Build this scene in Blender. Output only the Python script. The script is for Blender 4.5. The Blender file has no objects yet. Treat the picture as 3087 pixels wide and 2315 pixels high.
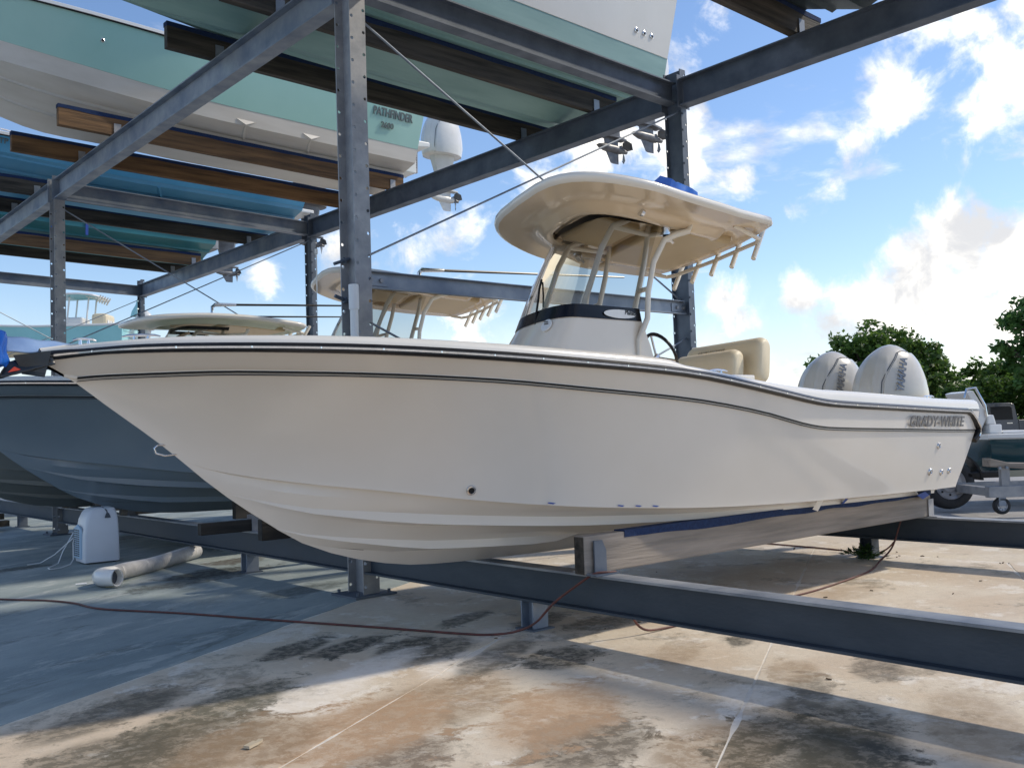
import bpy, bmesh, math, random
from math import sin, cos, pi, radians, sqrt, atan2
from mathutils import Vector, Matrix, noise
random.seed(7)
SC = bpy.context.scene
COL = SC.collection

# ------------------------------------------------------------------ camera
cam_d = bpy.data.cameras.new("camera"); cam = bpy.data.objects.new("camera", cam_d); COL.objects.link(cam)
YAW, PIT, ROL = .710, .049, -.033
fw = Vector((sin(YAW)*cos(PIT), cos(YAW)*cos(PIT), sin(PIT)))
r0 = Vector((cos(YAW), -sin(YAW), 0)); u0 = r0.cross(fw)
rr = cos(ROL)*r0 + sin(ROL)*u0; uu = -sin(ROL)*r0 + cos(ROL)*u0
mw = Matrix((rr, uu, -fw)).transposed().to_4x4(); mw.translation = (-4.619, -7.486, 1.402)
cam.matrix_world = mw
cam_d.sensor_width = 36; cam_d.lens = 36*2917.5/3087; cam_d.clip_end = 3000; cam_d.clip_start = .05
SC.camera = cam

# ------------------------------------------------------------------ sun, sky, exposure
SUN_EL, SUN_AZ = radians(43), radians(-24)            # azimuth measured from +x towards +y
sd = Vector((cos(SUN_EL)*cos(SUN_AZ), cos(SUN_EL)*sin(SUN_AZ), sin(SUN_EL)))
sun_d = bpy.data.lights.new("sun", 'SUN'); sun_d.energy = 2.2; sun_d.angle = radians(2.5); sun_d.color = (1, .9, .74)
sun = bpy.data.objects.new("sun", sun_d); COL.objects.link(sun); sun.rotation_euler = sd.to_track_quat('Z', 'Y').to_euler()
sun.location = (30, -10, 30)
SC.view_settings.view_transform = 'Standard'; SC.view_settings.look = 'None'
SC.view_settings.gamma = 1; SC.view_settings.use_curve_mapping = False; SC.view_settings.exposure = .46

W = bpy.data.worlds.new("World"); SC.world = W; W.use_nodes = True
nt = W.node_tree; N = nt.nodes; L = nt.links; N.clear()
def nd(t, **k):
    n = N.new(t)
    for a, v in k.items(): setattr(n, a, v)
    return n
def mth(op, a, b=None, c=None, clamp=False):
    n = nd('ShaderNodeMath', operation=op); n.use_clamp = clamp
    for i, v in enumerate((a, b, c)):
        if v is None: continue
        if isinstance(v, (int, float)): n.inputs[i].default_value = v
        else: L.new(v, n.inputs[i])
    return n.outputs[0]
def smooth(v, a, b):
    n = nd('ShaderNodeMapRange', interpolation_type='SMOOTHSTEP'); L.new(v, n.inputs[0])
    n.inputs[1].default_value = a; n.inputs[2].default_value = b
    return n.outputs[0]
sky = nd('ShaderNodeTexSky', sky_type='NISHITA'); sky.sun_disc = False
sky.sun_elevation = SUN_EL; sky.sun_rotation = radians(90) - SUN_AZ
sky.air_density = 1.0; sky.dust_density = .25; sky.ozone_density = 2.0
tc = nd('ShaderNodeTexCoord'); sep = nd('ShaderNodeSeparateXYZ'); L.new(tc.outputs['Generated'], sep.inputs[0])
zz = mth('ADD', mth('MAXIMUM', sep.outputs[2], 0), .16)
cmb = nd('ShaderNodeCombineXYZ'); L.new(mth('DIVIDE', sep.outputs[0], zz), cmb.inputs[0]); L.new(mth('DIVIDE', sep.outputs[1], zz), cmb.inputs[1])
def nz(vec, s, d=8, r=.55, dist=0):
    n = nd('ShaderNodeTexNoise'); L.new(vec, n.inputs['Vector']); n.inputs['Scale'].default_value = s
    n.inputs['Detail'].default_value = d; n.inputs['Roughness'].default_value = r; n.inputs['Distortion'].default_value = dist
    return n.outputs[0]
big = nz(cmb.outputs[0], .55, 3, .5); mid = nz(cmb.outputs[0], 1.9, 10, .6, .3); small = nz(cmb.outputs[0], 5.5, 8, .6, .2)
fine = nz(tc.outputs['Generated'], 9, 10, .62, .25)
# scattered fair-weather cloud over the whole sky
gen = mth('ADD', mth('MULTIPLY', mth('SUBTRACT', big, .5), .9), mth('ADD', mth('MULTIPLY', mid, .6), mth('MULTIPLY', small, .4)))
m_gen = smooth(gen, .535, .70)
# the cumulus heads that stand in the sky of the photograph: direction, angular size, weight
CUM = [((.905,.335,.30),.13,.9),((.85,.425,.305),.09,.75),((.84,.465,.265),.06,.7),((.93,.30,.36),.13,.8),((.885,.40,.36),.12,.6),
       ((.90,.40,.158),.075,1.0),((.918,.365,.14),.09,1.0),((.89,.43,.125),.085,1.0),((.87,.47,.10),.09,.95),((.925,.36,.09),.10,.9),
       ((.795,.592,.118),.06,.8),((.835,.535,.13),.04,.95),((.76,.63,.115),.05,.6),
       ((.70,.655,.285),.10,.85),((.655,.70,.25),.09,.7),((.755,.60,.265),.075,.65),
       ((.60,.77,.21),.08,.5),((.56,.81,.185),.07,.5),((.44,.88,.165),.05,.85),((.50,.845,.19),.045,.7),((.61,.78,.14),.09,.55),
       ((.79,.565,.238),.07,.6),((.81,.53,.235),.06,.42),((.83,.50,.24),.06,.40),((.80,.545,.26),.05,.42),((.735,.575,.36),.09,.45)]
m_c = None
for (d, rad, w) in CUM:
    v = Vector(d).normalized()
    vm = nd('ShaderNodeVectorMath', operation='DISTANCE'); L.new(tc.outputs['Generated'], vm.inputs[0]); vm.inputs[1].default_value = v
    b = mth('MULTIPLY', mth('SUBTRACT', 1, mth('DIVIDE', vm.outputs['Value'], rad), clamp=True), w)
    m_c = b if m_c is None else mth('MAXIMUM', m_c, b)
fl = nz(tc.outputs['Generated'], 17, 12, .6, .35)
m_c = smooth(mth('ADD', m_c, mth('MULTIPLY', mth('SUBTRACT', mth('ADD', mth('MULTIPLY', fine, .5), mth('MULTIPLY', fl, .5)), .5), 2.5)), .34, .74)
mask = mth('MAXIMUM', mth('MULTIPLY', m_gen, .75), m_c)
# thin bright haze low over the horizon
hz = smooth(sep.outputs[2], .16, -.02)
mask = mth('MAXIMUM', mask, mth('MULTIPLY', hz, .55))
shade = nd('ShaderNodeMix', data_type='RGBA')
shn = mth('ADD', mth('MULTIPLY', nz(tc.outputs['Generated'], 6, 6, .55, .3), .5), mth('MULTIPLY', nz(tc.outputs['Generated'], 20, 8, .6, .4), .5))
L.new(smooth(shn, .40, .60), shade.inputs[0])
shade.inputs[6].default_value = (4.6, 4.65, 4.8, 1); shade.inputs[7].default_value = (9.4, 9.0, 8.2, 1)
mix = nd('ShaderNodeMix', data_type='RGBA'); L.new(mask, mix.inputs[0]); L.new(shade.outputs[2], mix.inputs[7])
hs = nd('ShaderNodeHueSaturation'); hs.inputs['Saturation'].default_value = 1.08; hs.inputs['Value'].default_value = 1.0
tint = nd('ShaderNodeMix', data_type='RGBA', blend_type='MULTIPLY'); tint.inputs[0].default_value = 1; tint.inputs[7].default_value = (.98, .95, .98, 1); L.new(sky.outputs[0], tint.inputs[6]); L.new(tint.outputs[2], hs.inputs['Color']); L.new(hs.outputs[0], mix.inputs[6])
bg = nd('ShaderNodeBackground'); bg.inputs[1].default_value = .128; L.new(mix.outputs[2], bg.inputs[0])
wo = nd('ShaderNodeOutputWorld'); L.new(bg.outputs[0], wo.inputs[0])

# ------------------------------------------------------------------ materials
MATS = {}
def M(name, c1, c2=None, scale=4, rough=.5, metal=0, bump=0, bscale=60, coat=0, stretch=(1,1,1), detail=6, lo=.35, hi=.65, spec=.5, rvar=0):
    if name in MATS: return MATS[name]
    m = bpy.data.materials.new(name); m.use_nodes = True; t = m.node_tree; p = t.nodes['Principled BSDF']
    p.inputs['Base Color'].default_value = (*c1, 1); p.inputs['Roughness'].default_value = rough; p.inputs['Metallic'].default_value = metal
    p.inputs['Coat Weight'].default_value = coat; p.inputs['Coat Roughness'].default_value = .06; p.inputs['Specular IOR Level'].default_value = spec
    tcn = t.nodes.new('ShaderNodeTexCoord'); mp = t.nodes.new('ShaderNodeMapping'); mp.inputs['Scale'].default_value = stretch
    t.links.new(tcn.outputs['Object'], mp.inputs[0])
    if c2 is not None:
        n = t.nodes.new('ShaderNodeTexNoise'); n.inputs['Scale'].default_value = scale; n.inputs['Detail'].default_value = detail; n.inputs['Roughness'].default_value = .6
        t.links.new(mp.outputs[0], n.inputs['Vector'])
        mr = t.nodes.new('ShaderNodeMapRange'); mr.inputs[1].default_value = lo; mr.inputs[2].default_value = hi; t.links.new(n.outputs[0], mr.inputs[0])
        x = t.nodes.new('ShaderNodeMix'); x.data_type = 'RGBA'; x.inputs[6].default_value = (*c1, 1); x.inputs[7].default_value = (*c2, 1)
        t.links.new(mr.outputs[0], x.inputs[0]); t.links.new(x.outputs[2], p.inputs['Base Color'])
        if rvar:
            r = t.nodes.new('ShaderNodeMapRange'); r.inputs[3].default_value = rough; r.inputs[4].default_value = rough+rvar
            t.links.new(mr.outputs[0], r.inputs[0]); t.links.new(r.outputs[0], p.inputs['Roughness'])
    if bump:
        n = t.nodes.new('ShaderNodeTexNoise'); n.inputs['Scale'].default_value = bscale; n.inputs['Detail'].default_value = 4
        t.links.new(mp.outputs[0], n.inputs['Vector']); b = t.nodes.new('ShaderNodeBump'); b.inputs['Strength'].default_value = bump; b.inputs['Distance'].default_value = .01
        t.links.new(n.outputs[0], b.inputs['Height']); t.links.new(b.outputs[0], p.inputs['Normal'])
    MATS[name] = m; return m
gel_cream = M('cream_gelcoat', (.68,.645,.595), (.655,.62,.565), 1.2, .25, coat=.5)
gel_deck = M('white_gelcoat', (.74,.71,.655), (.71,.68,.62), 2, .25, coat=.3)
gel_warm = M('warm_cream_gelcoat', (.76,.67,.555), (.73,.64,.525), 2, .25, coat=.4)
gel_bounce_tan = M('bounce_tinted_underside', (.70,.555,.385), (.66,.515,.35), 2, .16, coat=.5)  # cream underside; warm bounced light is mixed into its tan colour
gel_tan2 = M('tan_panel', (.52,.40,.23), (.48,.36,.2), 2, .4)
pipe_mat = M('powder_coated_pipe', (.72,.66,.56), None, rough=.3, coat=.3)
black_rub = M('black_rubber', (.006,.006,.008), (.014,.014,.016), 8, .3, spec=.35)
black_gloss = M('black_trim', (.006,.006,.008), None, rough=.25, spec=.3)
chrome = M('polished_steel', (.75,.76,.78), (.6,.61,.63), 30, .14, 1)
stripe_mat = M('black_pinstripe', (.006,.006,.007), None, rough=.4, spec=.2)
slate = M('slate_gelcoat', (.19,.235,.27), (.17,.215,.25), 1.5, .3, coat=.2)
slate2 = M('olive_slate_gelcoat', (.18,.19,.18), (.155,.165,.155), 1.5, .35)
seafoam = M('seafoam_gelcoat', (.38,.63,.57), (.35,.60,.54), 1.2, .25, coat=.25)
bottom_white = M('white_bottom_gelcoat', (.68,.65,.60), (.60,.565,.51), 1.5, .35, stretch=(.5,3,3))
green_bottom = M('grey_green_bottom', (.27,.44,.42), (.20,.35,.34), 1.6, .5, stretch=(.5,3,3))
blue_gel = M('blue_gelcoat', (.12,.43,.70), (.10,.38,.64), 1.4, .25, coat=.2)
teal_gel = M('teal_gelcoat', (.05,.22,.25), (.04,.18,.21), 1.6, .35)
aqua_gel = M('aqua_gelcoat', (.33,.66,.70), (.30,.62,.66), 1.6, .25, coat=.2)
skiff_gel = M('dark_teal_gelcoat', (.02,.07,.085), (.016,.06,.07), 1.6, .16, coat=.5)
vinyl = M('cream_vinyl', (.74,.64,.46), (.70,.60,.42), 4, .5, bump=.15, bscale=160)
engine_mat = M('pearl_white_cowl', (.60,.565,.50), (.57,.53,.46), 3, .22, coat=.5)
engine_dark = M('dark_grey_engine', (.06,.065,.07), (.1,.1,.11), 9, .4)
engine_silver = M('weathered_grey_engine', (.22,.23,.25), (.12,.125,.14), 6, .42, .25)
engine_white = M('white_engine', (.72,.72,.70), (.64,.64,.62), 4, .25, coat=.3)
galv = M('galvanised_steel', (.32,.35,.39), (.14,.18,.25), 2.4, .42, .35, bump=.08, bscale=30, rvar=.16, lo=.3, hi=.7)
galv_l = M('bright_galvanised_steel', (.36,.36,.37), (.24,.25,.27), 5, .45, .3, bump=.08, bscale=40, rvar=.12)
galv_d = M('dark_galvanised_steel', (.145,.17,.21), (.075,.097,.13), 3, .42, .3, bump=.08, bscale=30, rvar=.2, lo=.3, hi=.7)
zinc_worn = M('worn_zinc_flange', (.38,.385,.39), (.16,.18,.21), 2.5, .5, .1, bump=.1, bscale=40)
navy = M('dark_blue_grey_steel', (.040,.055,.075), (.075,.09,.11), 2.2, .5, .15, bump=.12, bscale=25, rvar=.2, lo=.42, hi=.75, stretch=(1,1,2.5))
def wood(name, a, b): return M(name, a, b, 1.6, .8, bump=.6, bscale=7, stretch=(.55,9,9), detail=10, lo=.36, hi=.64)
wood_brown = wood('brown_plank', (.21,.115,.05), (.075,.042,.02))
wood_dark = wood('dark_weathered_plank', (.085,.072,.058), (.022,.02,.017))
wood_grey = wood('pale_grey_plank', (.33,.28,.235), (.19,.165,.14))
carpet = M('blue_carpet', (.007,.022,.075), (.012,.035,.11), 40, .95, bump=.6, bscale=200)
tape_m = M('blue_tape', (.01,.06,.32), None, rough=.6)
tarp_b = M('blue_tarp', (.01,.10,.48), (.02,.16,.62), 6, .25, bump=.4, bscale=8)
tarp_l = M('pale_blue_plastic', (.34,.46,.66), (.24,.36,.58), 5, .2, bump=.25, bscale=7)
pad_m = M('black_vinyl_pad', (.015,.018,.022), (.03,.034,.04), 6, .32, bump=.4, bscale=9)
pvc = M('white_pvc', (.74,.75,.76), None, rough=.35)
ac_mat = M('white_plastic', (.72,.74,.78), (.68,.70,.74), 3, .4)
ac_dark = M('grey_plastic', (.07,.08,.1), None, rough=.5)
duct_m = M('pale_grey_duct', (.60,.58,.56), (.5,.48,.46), 9, .5)
hose_m = M('red_brown_hose', (.15,.045,.035), (.085,.035,.03), 14, .6)
tyre_m = M('tyre_rubber', (.018,.018,.02), (.03,.03,.032), 12, .75)
bark = M('bark', (.10,.075,.055), (.05,.04,.03), 6, .9, bump=.6, bscale=14)
truck_m = M('grey_truck_paint', (.11,.12,.145), (.10,.11,.13), 2, .25, metal=.3, coat=.6)
black_plank = wood('black_plank', (.04,.034,.028), (.015,.013,.011))
glass_dark = M('dark_window', (.01,.012,.016), None, rough=.25, spec=.3)
red_m = M('red_cloth', (.5,.05,.03), None, rough=.8)
hole_dark = M('dark_hole', (.01,.01,.01), None, rough=.8)
letter_m = M('chrome_lettering', (.22,.225,.235), None, rough=.3, metal=.7)
letter_g = M('grey_lettering', (.12,.15,.15), None, rough=.4)
rim_m = M('steel_wheel', (.5,.5,.52), (.35,.35,.37), 10, .35, .6)
white_conc = M('whitewashed_concrete', (.55,.58,.62), (.38,.41,.46), 5, .8)
gun_m = M('white_gunwale', (.75,.74,.72), None, rough=.3, coat=.2)

def glass_mat():
    m = bpy.data.materials.new('smoked_acrylic'); m.use_nodes = True; t = m.node_tree; t.nodes.clear()
    o = t.nodes.new('ShaderNodeOutputMaterial'); mx = t.nodes.new('ShaderNodeMixShader'); tr = t.nodes.new('ShaderNodeBsdfTransparent'); gl = t.nodes.new('ShaderNodeBsdfGlossy')
    tr.inputs[0].default_value = (.74,.73,.70,1); gl.inputs['Roughness'].default_value = .02; gl.inputs[0].default_value = (.9,.9,.9,1)
    f = t.nodes.new('ShaderNodeFresnel'); f.inputs[0].default_value = 1.3
    t.links.new(f.outputs[0], mx.inputs[0]); t.links.new(tr.outputs[0], mx.inputs[1]); t.links.new(gl.outputs[0], mx.inputs[2]); t.links.new(mx.outputs[0], o.inputs[0])
    return m
acrylic = glass_mat()

# ------------------------------------------------------------------ mesh helpers
class MB:
    def __init__(s): s.v = []; s.f = []; s.mi = []; s.cur = 0
    def add(s, vs, fs):
        n = len(s.v); s.v += [tuple(v) for v in vs]; s.f += [tuple(i+n for i in f) for f in fs]; s.mi += [s.cur]*len(fs); return s
    def box(s, a, b):
        (x0,y0,z0),(x1,y1,z1) = a, b
        return s.add([(x0,y0,z0),(x1,y0,z0),(x1,y1,z0),(x0,y1,z0),(x0,y0,z1),(x1,y0,z1),(x1,y1,z1),(x0,y1,z1)],
              [(0,3,2,1),(4,5,6,7),(0,1,5,4),(1,2,6,5),(2,3,7,6),(3,0,4,7)])
    def obox(s, c, ax, ay, az):            # oriented box: centre and three half-axes
        c, ax, ay, az = map(Vector, (c, ax, ay, az)); V = []
        for k in (-1,1):
            for i, j in ((-1,-1),(1,-1),(1,1),(-1,1)): V.append(c+ax*i+ay*j+az*k)
        return s.add(V, [(0,3,2,1),(4,5,6,7),(0,1,5,4),(1,2,6,5),(2,3,7,6),(3,0,4,7)])
    def bar(s, p, q, w, h, up=(0,0,1)):
        p, q = Vector(p), Vector(q); d = (q-p); l = d.length; d.normalize(); sdv = d.cross(Vector(up)).normalized(); u = sdv.cross(d)
        return s.obox((p+q)/2, d*l/2, sdv*w/2, u*h/2)
    def tube(s, pts, r, n=8, caps=True):
        pts = [Vector(p) for p in pts]; k = len(pts); rs = r if isinstance(r, (list,tuple)) else [r]*k
        prev = None; V = []; F = []
        for i, p in enumerate(pts):
            t = (pts[min(i+1,k-1)]-pts[max(i-1,0)]).normalized()
            if prev is None:
                a = Vector((0,0,1)) if abs(t.z) < .9 else Vector((1,0,0)); nrm = t.cross(a).normalized()
            else: nrm = (prev - t*prev.dot(t)).normalized()
            prev = nrm; b = t.cross(nrm)
            for j in range(n):
                a = 2*pi*j/n; V.append(p + (nrm*cos(a)+b*sin(a))*rs[i])
        for i in range(k-1):
            for j in range(n): F.append((i*n+j, i*n+(j+1)%n, (i+1)*n+(j+1)%n, (i+1)*n+j))
        if caps: F += [tuple(range(n-1,-1,-1)), tuple(range((k-1)*n, k*n))]
        return s.add(V, F)
    def loft(s, rings, closed=True, cap0=False, cap1=False):
        n = len(rings[0]); V = [v for r in rings for v in r]; F = []
        for i in range(len(rings)-1):
            for j in range(n if closed else n-1): F.append((i*n+j, i*n+(j+1)%n, (i+1)*n+(j+1)%n, (i+1)*n+j))
        if cap0: F.append(tuple(range(n-1,-1,-1)))
        if cap1: F.append(tuple(range((len(rings)-1)*n, len(rings)*n)))
        return s.add(V, F)
    def prism(s, pts, axis, a, b):         # 2-d outline pushed along an axis
        def P(p, t): return (t,p[0],p[1]) if axis == 'x' else ((p[0],t,p[1]) if axis == 'y' else (p[0],p[1],t))
        n = len(pts); V = [P(p,a) for p in pts]+[P(p,b) for p in pts]
        return s.add(V, [tuple(range(n-1,-1,-1)), tuple(range(n,2*n))]+[(i,(i+1)%n,n+(i+1)%n,n+i) for i in range(n)])
    def ibeam(s, p, q, h, b, tf=.016, tw=.012, top=True):   # p,q on the axis at mid-depth
        p, q = Vector(p), Vector(q); d = (q-p).normalized(); sdv = d.cross(Vector((0,0,1))).normalized(); u = sdv.cross(d)
        s.bar(p+u*(h/2-tf/2), q+u*(h/2-tf/2), b, tf); s.bar(p-u*(h/2-tf/2), q-u*(h/2-tf/2), b, tf); s.bar(p, q, tw, h-2*tf)
        return s
    def disc(s, c, nrm, r, n=12, t=.004):
        c, nrm = Vector(c), Vector(nrm).normalized(); return s.tube([c, c+nrm*t], r, n)
    def build(s, name, mat, parent=None, smooth=False, loc=(0,0,0), bevel=0, ang=40):
        me = bpy.data.meshes.new(name); me.from_pydata(s.v, [], s.f)
        bm = bmesh.new(); bm.from_mesh(me); bmesh.ops.recalc_face_normals(bm, faces=bm.faces); bm.to_mesh(me); bm.free()
        ms = mat if isinstance(mat, (list,tuple)) else [mat]
        for m in ms: me.materials.append(m)
        if len(ms) > 1: me.polygons.foreach_set('material_index', s.mi)
        o = bpy.data.objects.new(name, me); COL.objects.link(o); o.parent = parent; o.location = loc
        if bevel:
            md = o.modifiers.new('bevel', 'BEVEL'); md.width = bevel; md.segments = 2; md.limit_method = 'ANGLE'; md.angle_limit = radians(35)
        if smooth:
            me.polygons.foreach_set('use_smooth', [True]*len(me.polygons)); me.set_sharp_from_angle(angle=radians(ang))
        me.update(); return o
def thing(name, label, cat, loc=(0,0,0), group=None, rz=0):
    o = bpy.data.objects.new(name, None); COL.objects.link(o); o.location = loc; o.rotation_euler = (0,0,rz); o.empty_display_size = .2
    return tag(o, label, cat, group)
def tag(o, label, cat, group=None):
    o['label'] = label; o['category'] = cat
    if group: o['group'] = group
    return o
def struct(o): o['kind'] = 'structure'; return o
def subsurf(o, n=2):
    m = o.modifiers.new('sub', 'SUBSURF'); m.levels = n; m.render_levels = n; return o
def itp(x, xs, ys):                        # smooth (Catmull-Rom, monotone) table lookup
    if x <= xs[0]: return ys[0]
    if x >= xs[-1]: return ys[-1]
    i = max(j for j in range(len(xs)-1) if xs[j] <= x)
    def sl(k):
        if k == 0: return (ys[1]-ys[0])/(xs[1]-xs[0])
        if k == len(xs)-1: return (ys[-1]-ys[-2])/(xs[-1]-xs[-2])
        a = (ys[k]-ys[k-1])/(xs[k]-xs[k-1]); b = (ys[k+1]-ys[k])/(xs[k+1]-xs[k])
        return 0 if a*b <= 0 else 2*a*b/(a+b)
    h = xs[i+1]-xs[i]; t = (x-xs[i])/h; m0, m1 = sl(i)*h, sl(i+1)*h
    return (2*t**3-3*t*t+1)*ys[i]+(t**3-2*t*t+t)*m0+(-2*t**3+3*t*t)*ys[i+1]+(t**3-t*t)*m1
def text(name, body, size, mat, parent, m, extrude=.004, bold=True, shear=0, sx=1):
    c = bpy.data.curves.new(name, 'FONT'); c.body = body; c.size = size; c.extrude = extrude; c.shear = shear
    c.align_x = 'CENTER'; c.align_y = 'CENTER'; c.offset = size*.022 if bold else 0
    o = bpy.data.objects.new(name, c); COL.objects.link(o); 
    dg = bpy.context.evaluated_depsgraph_get(); me = bpy.data.meshes.new_from_object(o.evaluated_get(dg))
    bpy.data.objects.remove(o); o = bpy.data.objects.new(name, me); COL.objects.link(o); me.name = name
    me.materials.clear(); me.materials.append(mat); o.parent = parent
    for v in me.vertices: v.co.x *= sx
    me.transform(m); return o
def frame(o, x, y):                        # matrix: origin, local x, local y
    x = Vector(x).normalized(); y = Vector(y); y = (y - x*y.dot(x)).normalized(); z = x.cross(y)
    m = Matrix((x,y,z)).transposed().to_4x4(); m.translation = o; return m
# ------------------------------------------------------------------ ground
def conc(name, base, warm, dark, pale, blobs=(), mild=.5, streak=None, wear=1.0):
    m = bpy.data.materials.new(name); m.use_nodes = True; t = m.node_tree; p = t.nodes['Principled BSDF']; ln = t.links
    tcn = t.nodes.new('ShaderNodeTexCoord'); P = tcn.outputs['Object']
    if streak:
        mp = t.nodes.new('ShaderNodeMapping'); mp.vector_type = 'TEXTURE'; mp.inputs['Rotation'].default_value = (0,0,radians(28)); mp.inputs['Scale'].default_value = streak; ln.new(P, mp.inputs[0]); PS = mp.outputs[0]
    else: PS = P
    def n(s, d=8, r=.6, dist=0, v=None):
        k = t.nodes.new('ShaderNodeTexNoise'); k.inputs['Scale'].default_value = s; k.inputs['Detail'].default_value = d; k.inputs['Roughness'].default_value = r; k.inputs['Distortion'].default_value = dist
        ln.new(v or P, k.inputs['Vector']); return k.outputs[0]
    def mr(v, a, b, c=0., d=1.):
        k = t.nodes.new('ShaderNodeMapRange'); k.interpolation_type = 'SMOOTHSTEP'; ln.new(v, k.inputs[0])
        for i, x in enumerate((a,b,c,d)): k.inputs[i+1].default_value = x
        return k.outputs[0]
    def mt(op, a, b):
        k = t.nodes.new('ShaderNodeMath'); k.operation = op; k.use_clamp = op == 'MULTIPLY'
        for i, x in enumerate((a,b)):
            if isinstance(x, (int,float)): k.inputs[i].default_value = x
            else: ln.new(x, k.inputs[i])
        return k.outputs[0]
    def mx(f, a, b):
        k = t.nodes.new('ShaderNodeMix'); k.data_type = 'RGBA'
        if isinstance(f, (int,float)): k.inputs[0].default_value = f
        else: ln.new(f, k.inputs[0])
        for i, x in ((6,a),(7,b)):
            if isinstance(x, tuple): k.inputs[i].default_value = (*x,1)
            else: ln.new(x, k.inputs[i])
        return k.outputs[2]
    c = mx(mr(n(.9,8,.62,.4,PS), .40, .62), base, warm)
    c = mx(mt('MULTIPLY', mr(n(2.3,14,.72,.3,PS), .53, .60), .75*wear), c, pale)
    c = mx(mt('MULTIPLY', mr(n(16,10,.75,.2,PS),   .47, .66), .3), c, tuple(x*.6 for x in base))
    grime = mt('MULTIPLY', mr(n(1.25,14,.72,.35,PS), .545, .61), mild)
    speck = mr(n(12,12,.78,.2,P), .42, .56)
    sp2 = mt('MULTIPLY', mr(n(70,6,.7,0,P), .56, .64), mr(n(2.0,6,.6,0,P), .45, .62))
    c = mx(mt('MULTIPLY', grime, mr(n(9,12,.74,.3,P), .40, .56, .35, 1)), c, dark)
    c = mx(mt('MULTIPLY', sp2, .4), c, tuple(x*.25 for x in warm))
    # dark mildew and brown damp patches of their own shape
    for (x, y, rx, ry, ang, w, col) in blobs:
        mp = t.nodes.new('ShaderNodeMapping'); mp.vector_type = 'TEXTURE'; mp.inputs['Location'].default_value = (x,y,0); mp.inputs['Rotation'].default_value = (0,0,radians(ang)); mp.inputs['Scale'].default_value = (rx,ry,1)
        ln.new(P, mp.inputs[0]); k = t.nodes.new('ShaderNodeVectorMath'); k.operation = 'LENGTH'; ln.new(mp.outputs[0], k.inputs[0])
        f = mt('SUBTRACT', 1.0, k.outputs['Value'])
        f = mt('ADD', f, mt('MULTIPLY', mt('SUBTRACT', n(4.6,12,.74,.4,P), .5), 3.2))
        f = mt('MULTIPLY', mr(f, .16, .52), w)
        f = mt('MULTIPLY', f, mr(speck, 0, 1, .62, 1))
        c = mx(f, c, col)
    ln.new(c, p.inputs['Base Color']); ln.new(mr(n(3), .3, .7, .62, .9), p.inputs['Roughness'])
    bm = t.nodes.new('ShaderNodeBump'); bm.inputs['Strength'].default_value = .35; bm.inputs['Distance'].default_value = .012
    ln.new(mt('ADD', n(22,8,.7), mt('MULTIPLY', n(90,4,.6), .4)), bm.inputs['Height']); ln.new(bm.outputs[0], p.inputs['Normal'])
    return m
MOSS, BROWN, RUST, PALE = (.038,.038,.028), (.28,.19,.11), (.42,.275,.165), (.80,.74,.66)
BL = [(-1.5,-1.55,.5,.2,28,.9,MOSS),(-.95,-2.05,.5,.22,28,.9,MOSS),(-1.0,-2.7,.5,.3,28,.85,PALE),(-1.9,-2.6,.7,.3,28,.7,PALE),(-.6,-5.1,.7,.3,30,.8,(.06,.05,.03)),(-1.2,-4.8,.6,.4,20,.8,BROWN),(.5,-4.6,.4,.2,30,.7,(.08,.065,.045)),(.2,-2.1,.5,.2,20,.85,MOSS),(-2.3,-3.9,.6,.3,28,.8,(.11,.07,.04)),(-1.2,-1.75,.55,.2,20,.95,MOSS),(-.85,-2.3,.55,.25,25,.8,MOSS),(-.5,-3.05,.45,.3,30,.9,MOSS),(-.75,-2.75,.8,.22,28,.7,MOSS),(-.1,-1.6,.5,.15,20,.8,MOSS),(.45,-2.5,.5,.25,0,.75,MOSS),(1.2,-2.9,.5,.3,40,.6,MOSS),
      (-.9,-5.25,.6,.35,30,.95,MOSS),(-1.5,-4.3,.6,.4,30,.85,(.09,.07,.045)),(-1.6,-3.3,.7,.5,25,.75,BROWN),(-2.5,-2.55,.9,.3,28,.9,(.09,.085,.055)),(-2.8,-3.0,.7,.4,28,.9,(.13,.105,.065)),(-1.0,-5.0,.8,.4,30,.85,(.07,.06,.035)),(-2.1,-3.4,.8,.5,28,.9,RUST),(-2.6,-3.2,.6,.4,28,.8,BROWN),(-1.3,-3.9,.8,.4,28,.85,RUST),
      (-.2,-4.6,.6,.18,30,.6,MOSS),(.15,-4.3,.4,.2,30,.6,BROWN),(.6,-3.6,.25,.12,30,.8,MOSS),(.1,-3.5,.5,.2,30,.55,BROWN),(-1.35,-2.35,.7,.22,28,.8,PALE),(-.3,-2.2,.4,.2,28,.5,PALE),(-.4,-4.4,.3,.25,30,.7,PALE),(-2.9,-2.2,.8,.25,28,.8,(.09,.08,.055)),
      (2.6,-3.2,.5,.3,10,.35,BROWN),(-.1,-5.4,.8,.3,30,.5,BROWN),(-3.2,-2.9,.6,.4,28,.85,(.10,.085,.055))]
warm_c = conc('stained_concrete', (.66,.575,.455), (.58,.47,.35), (.13,.11,.075), (.77,.71,.62), BL, .55)
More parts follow.
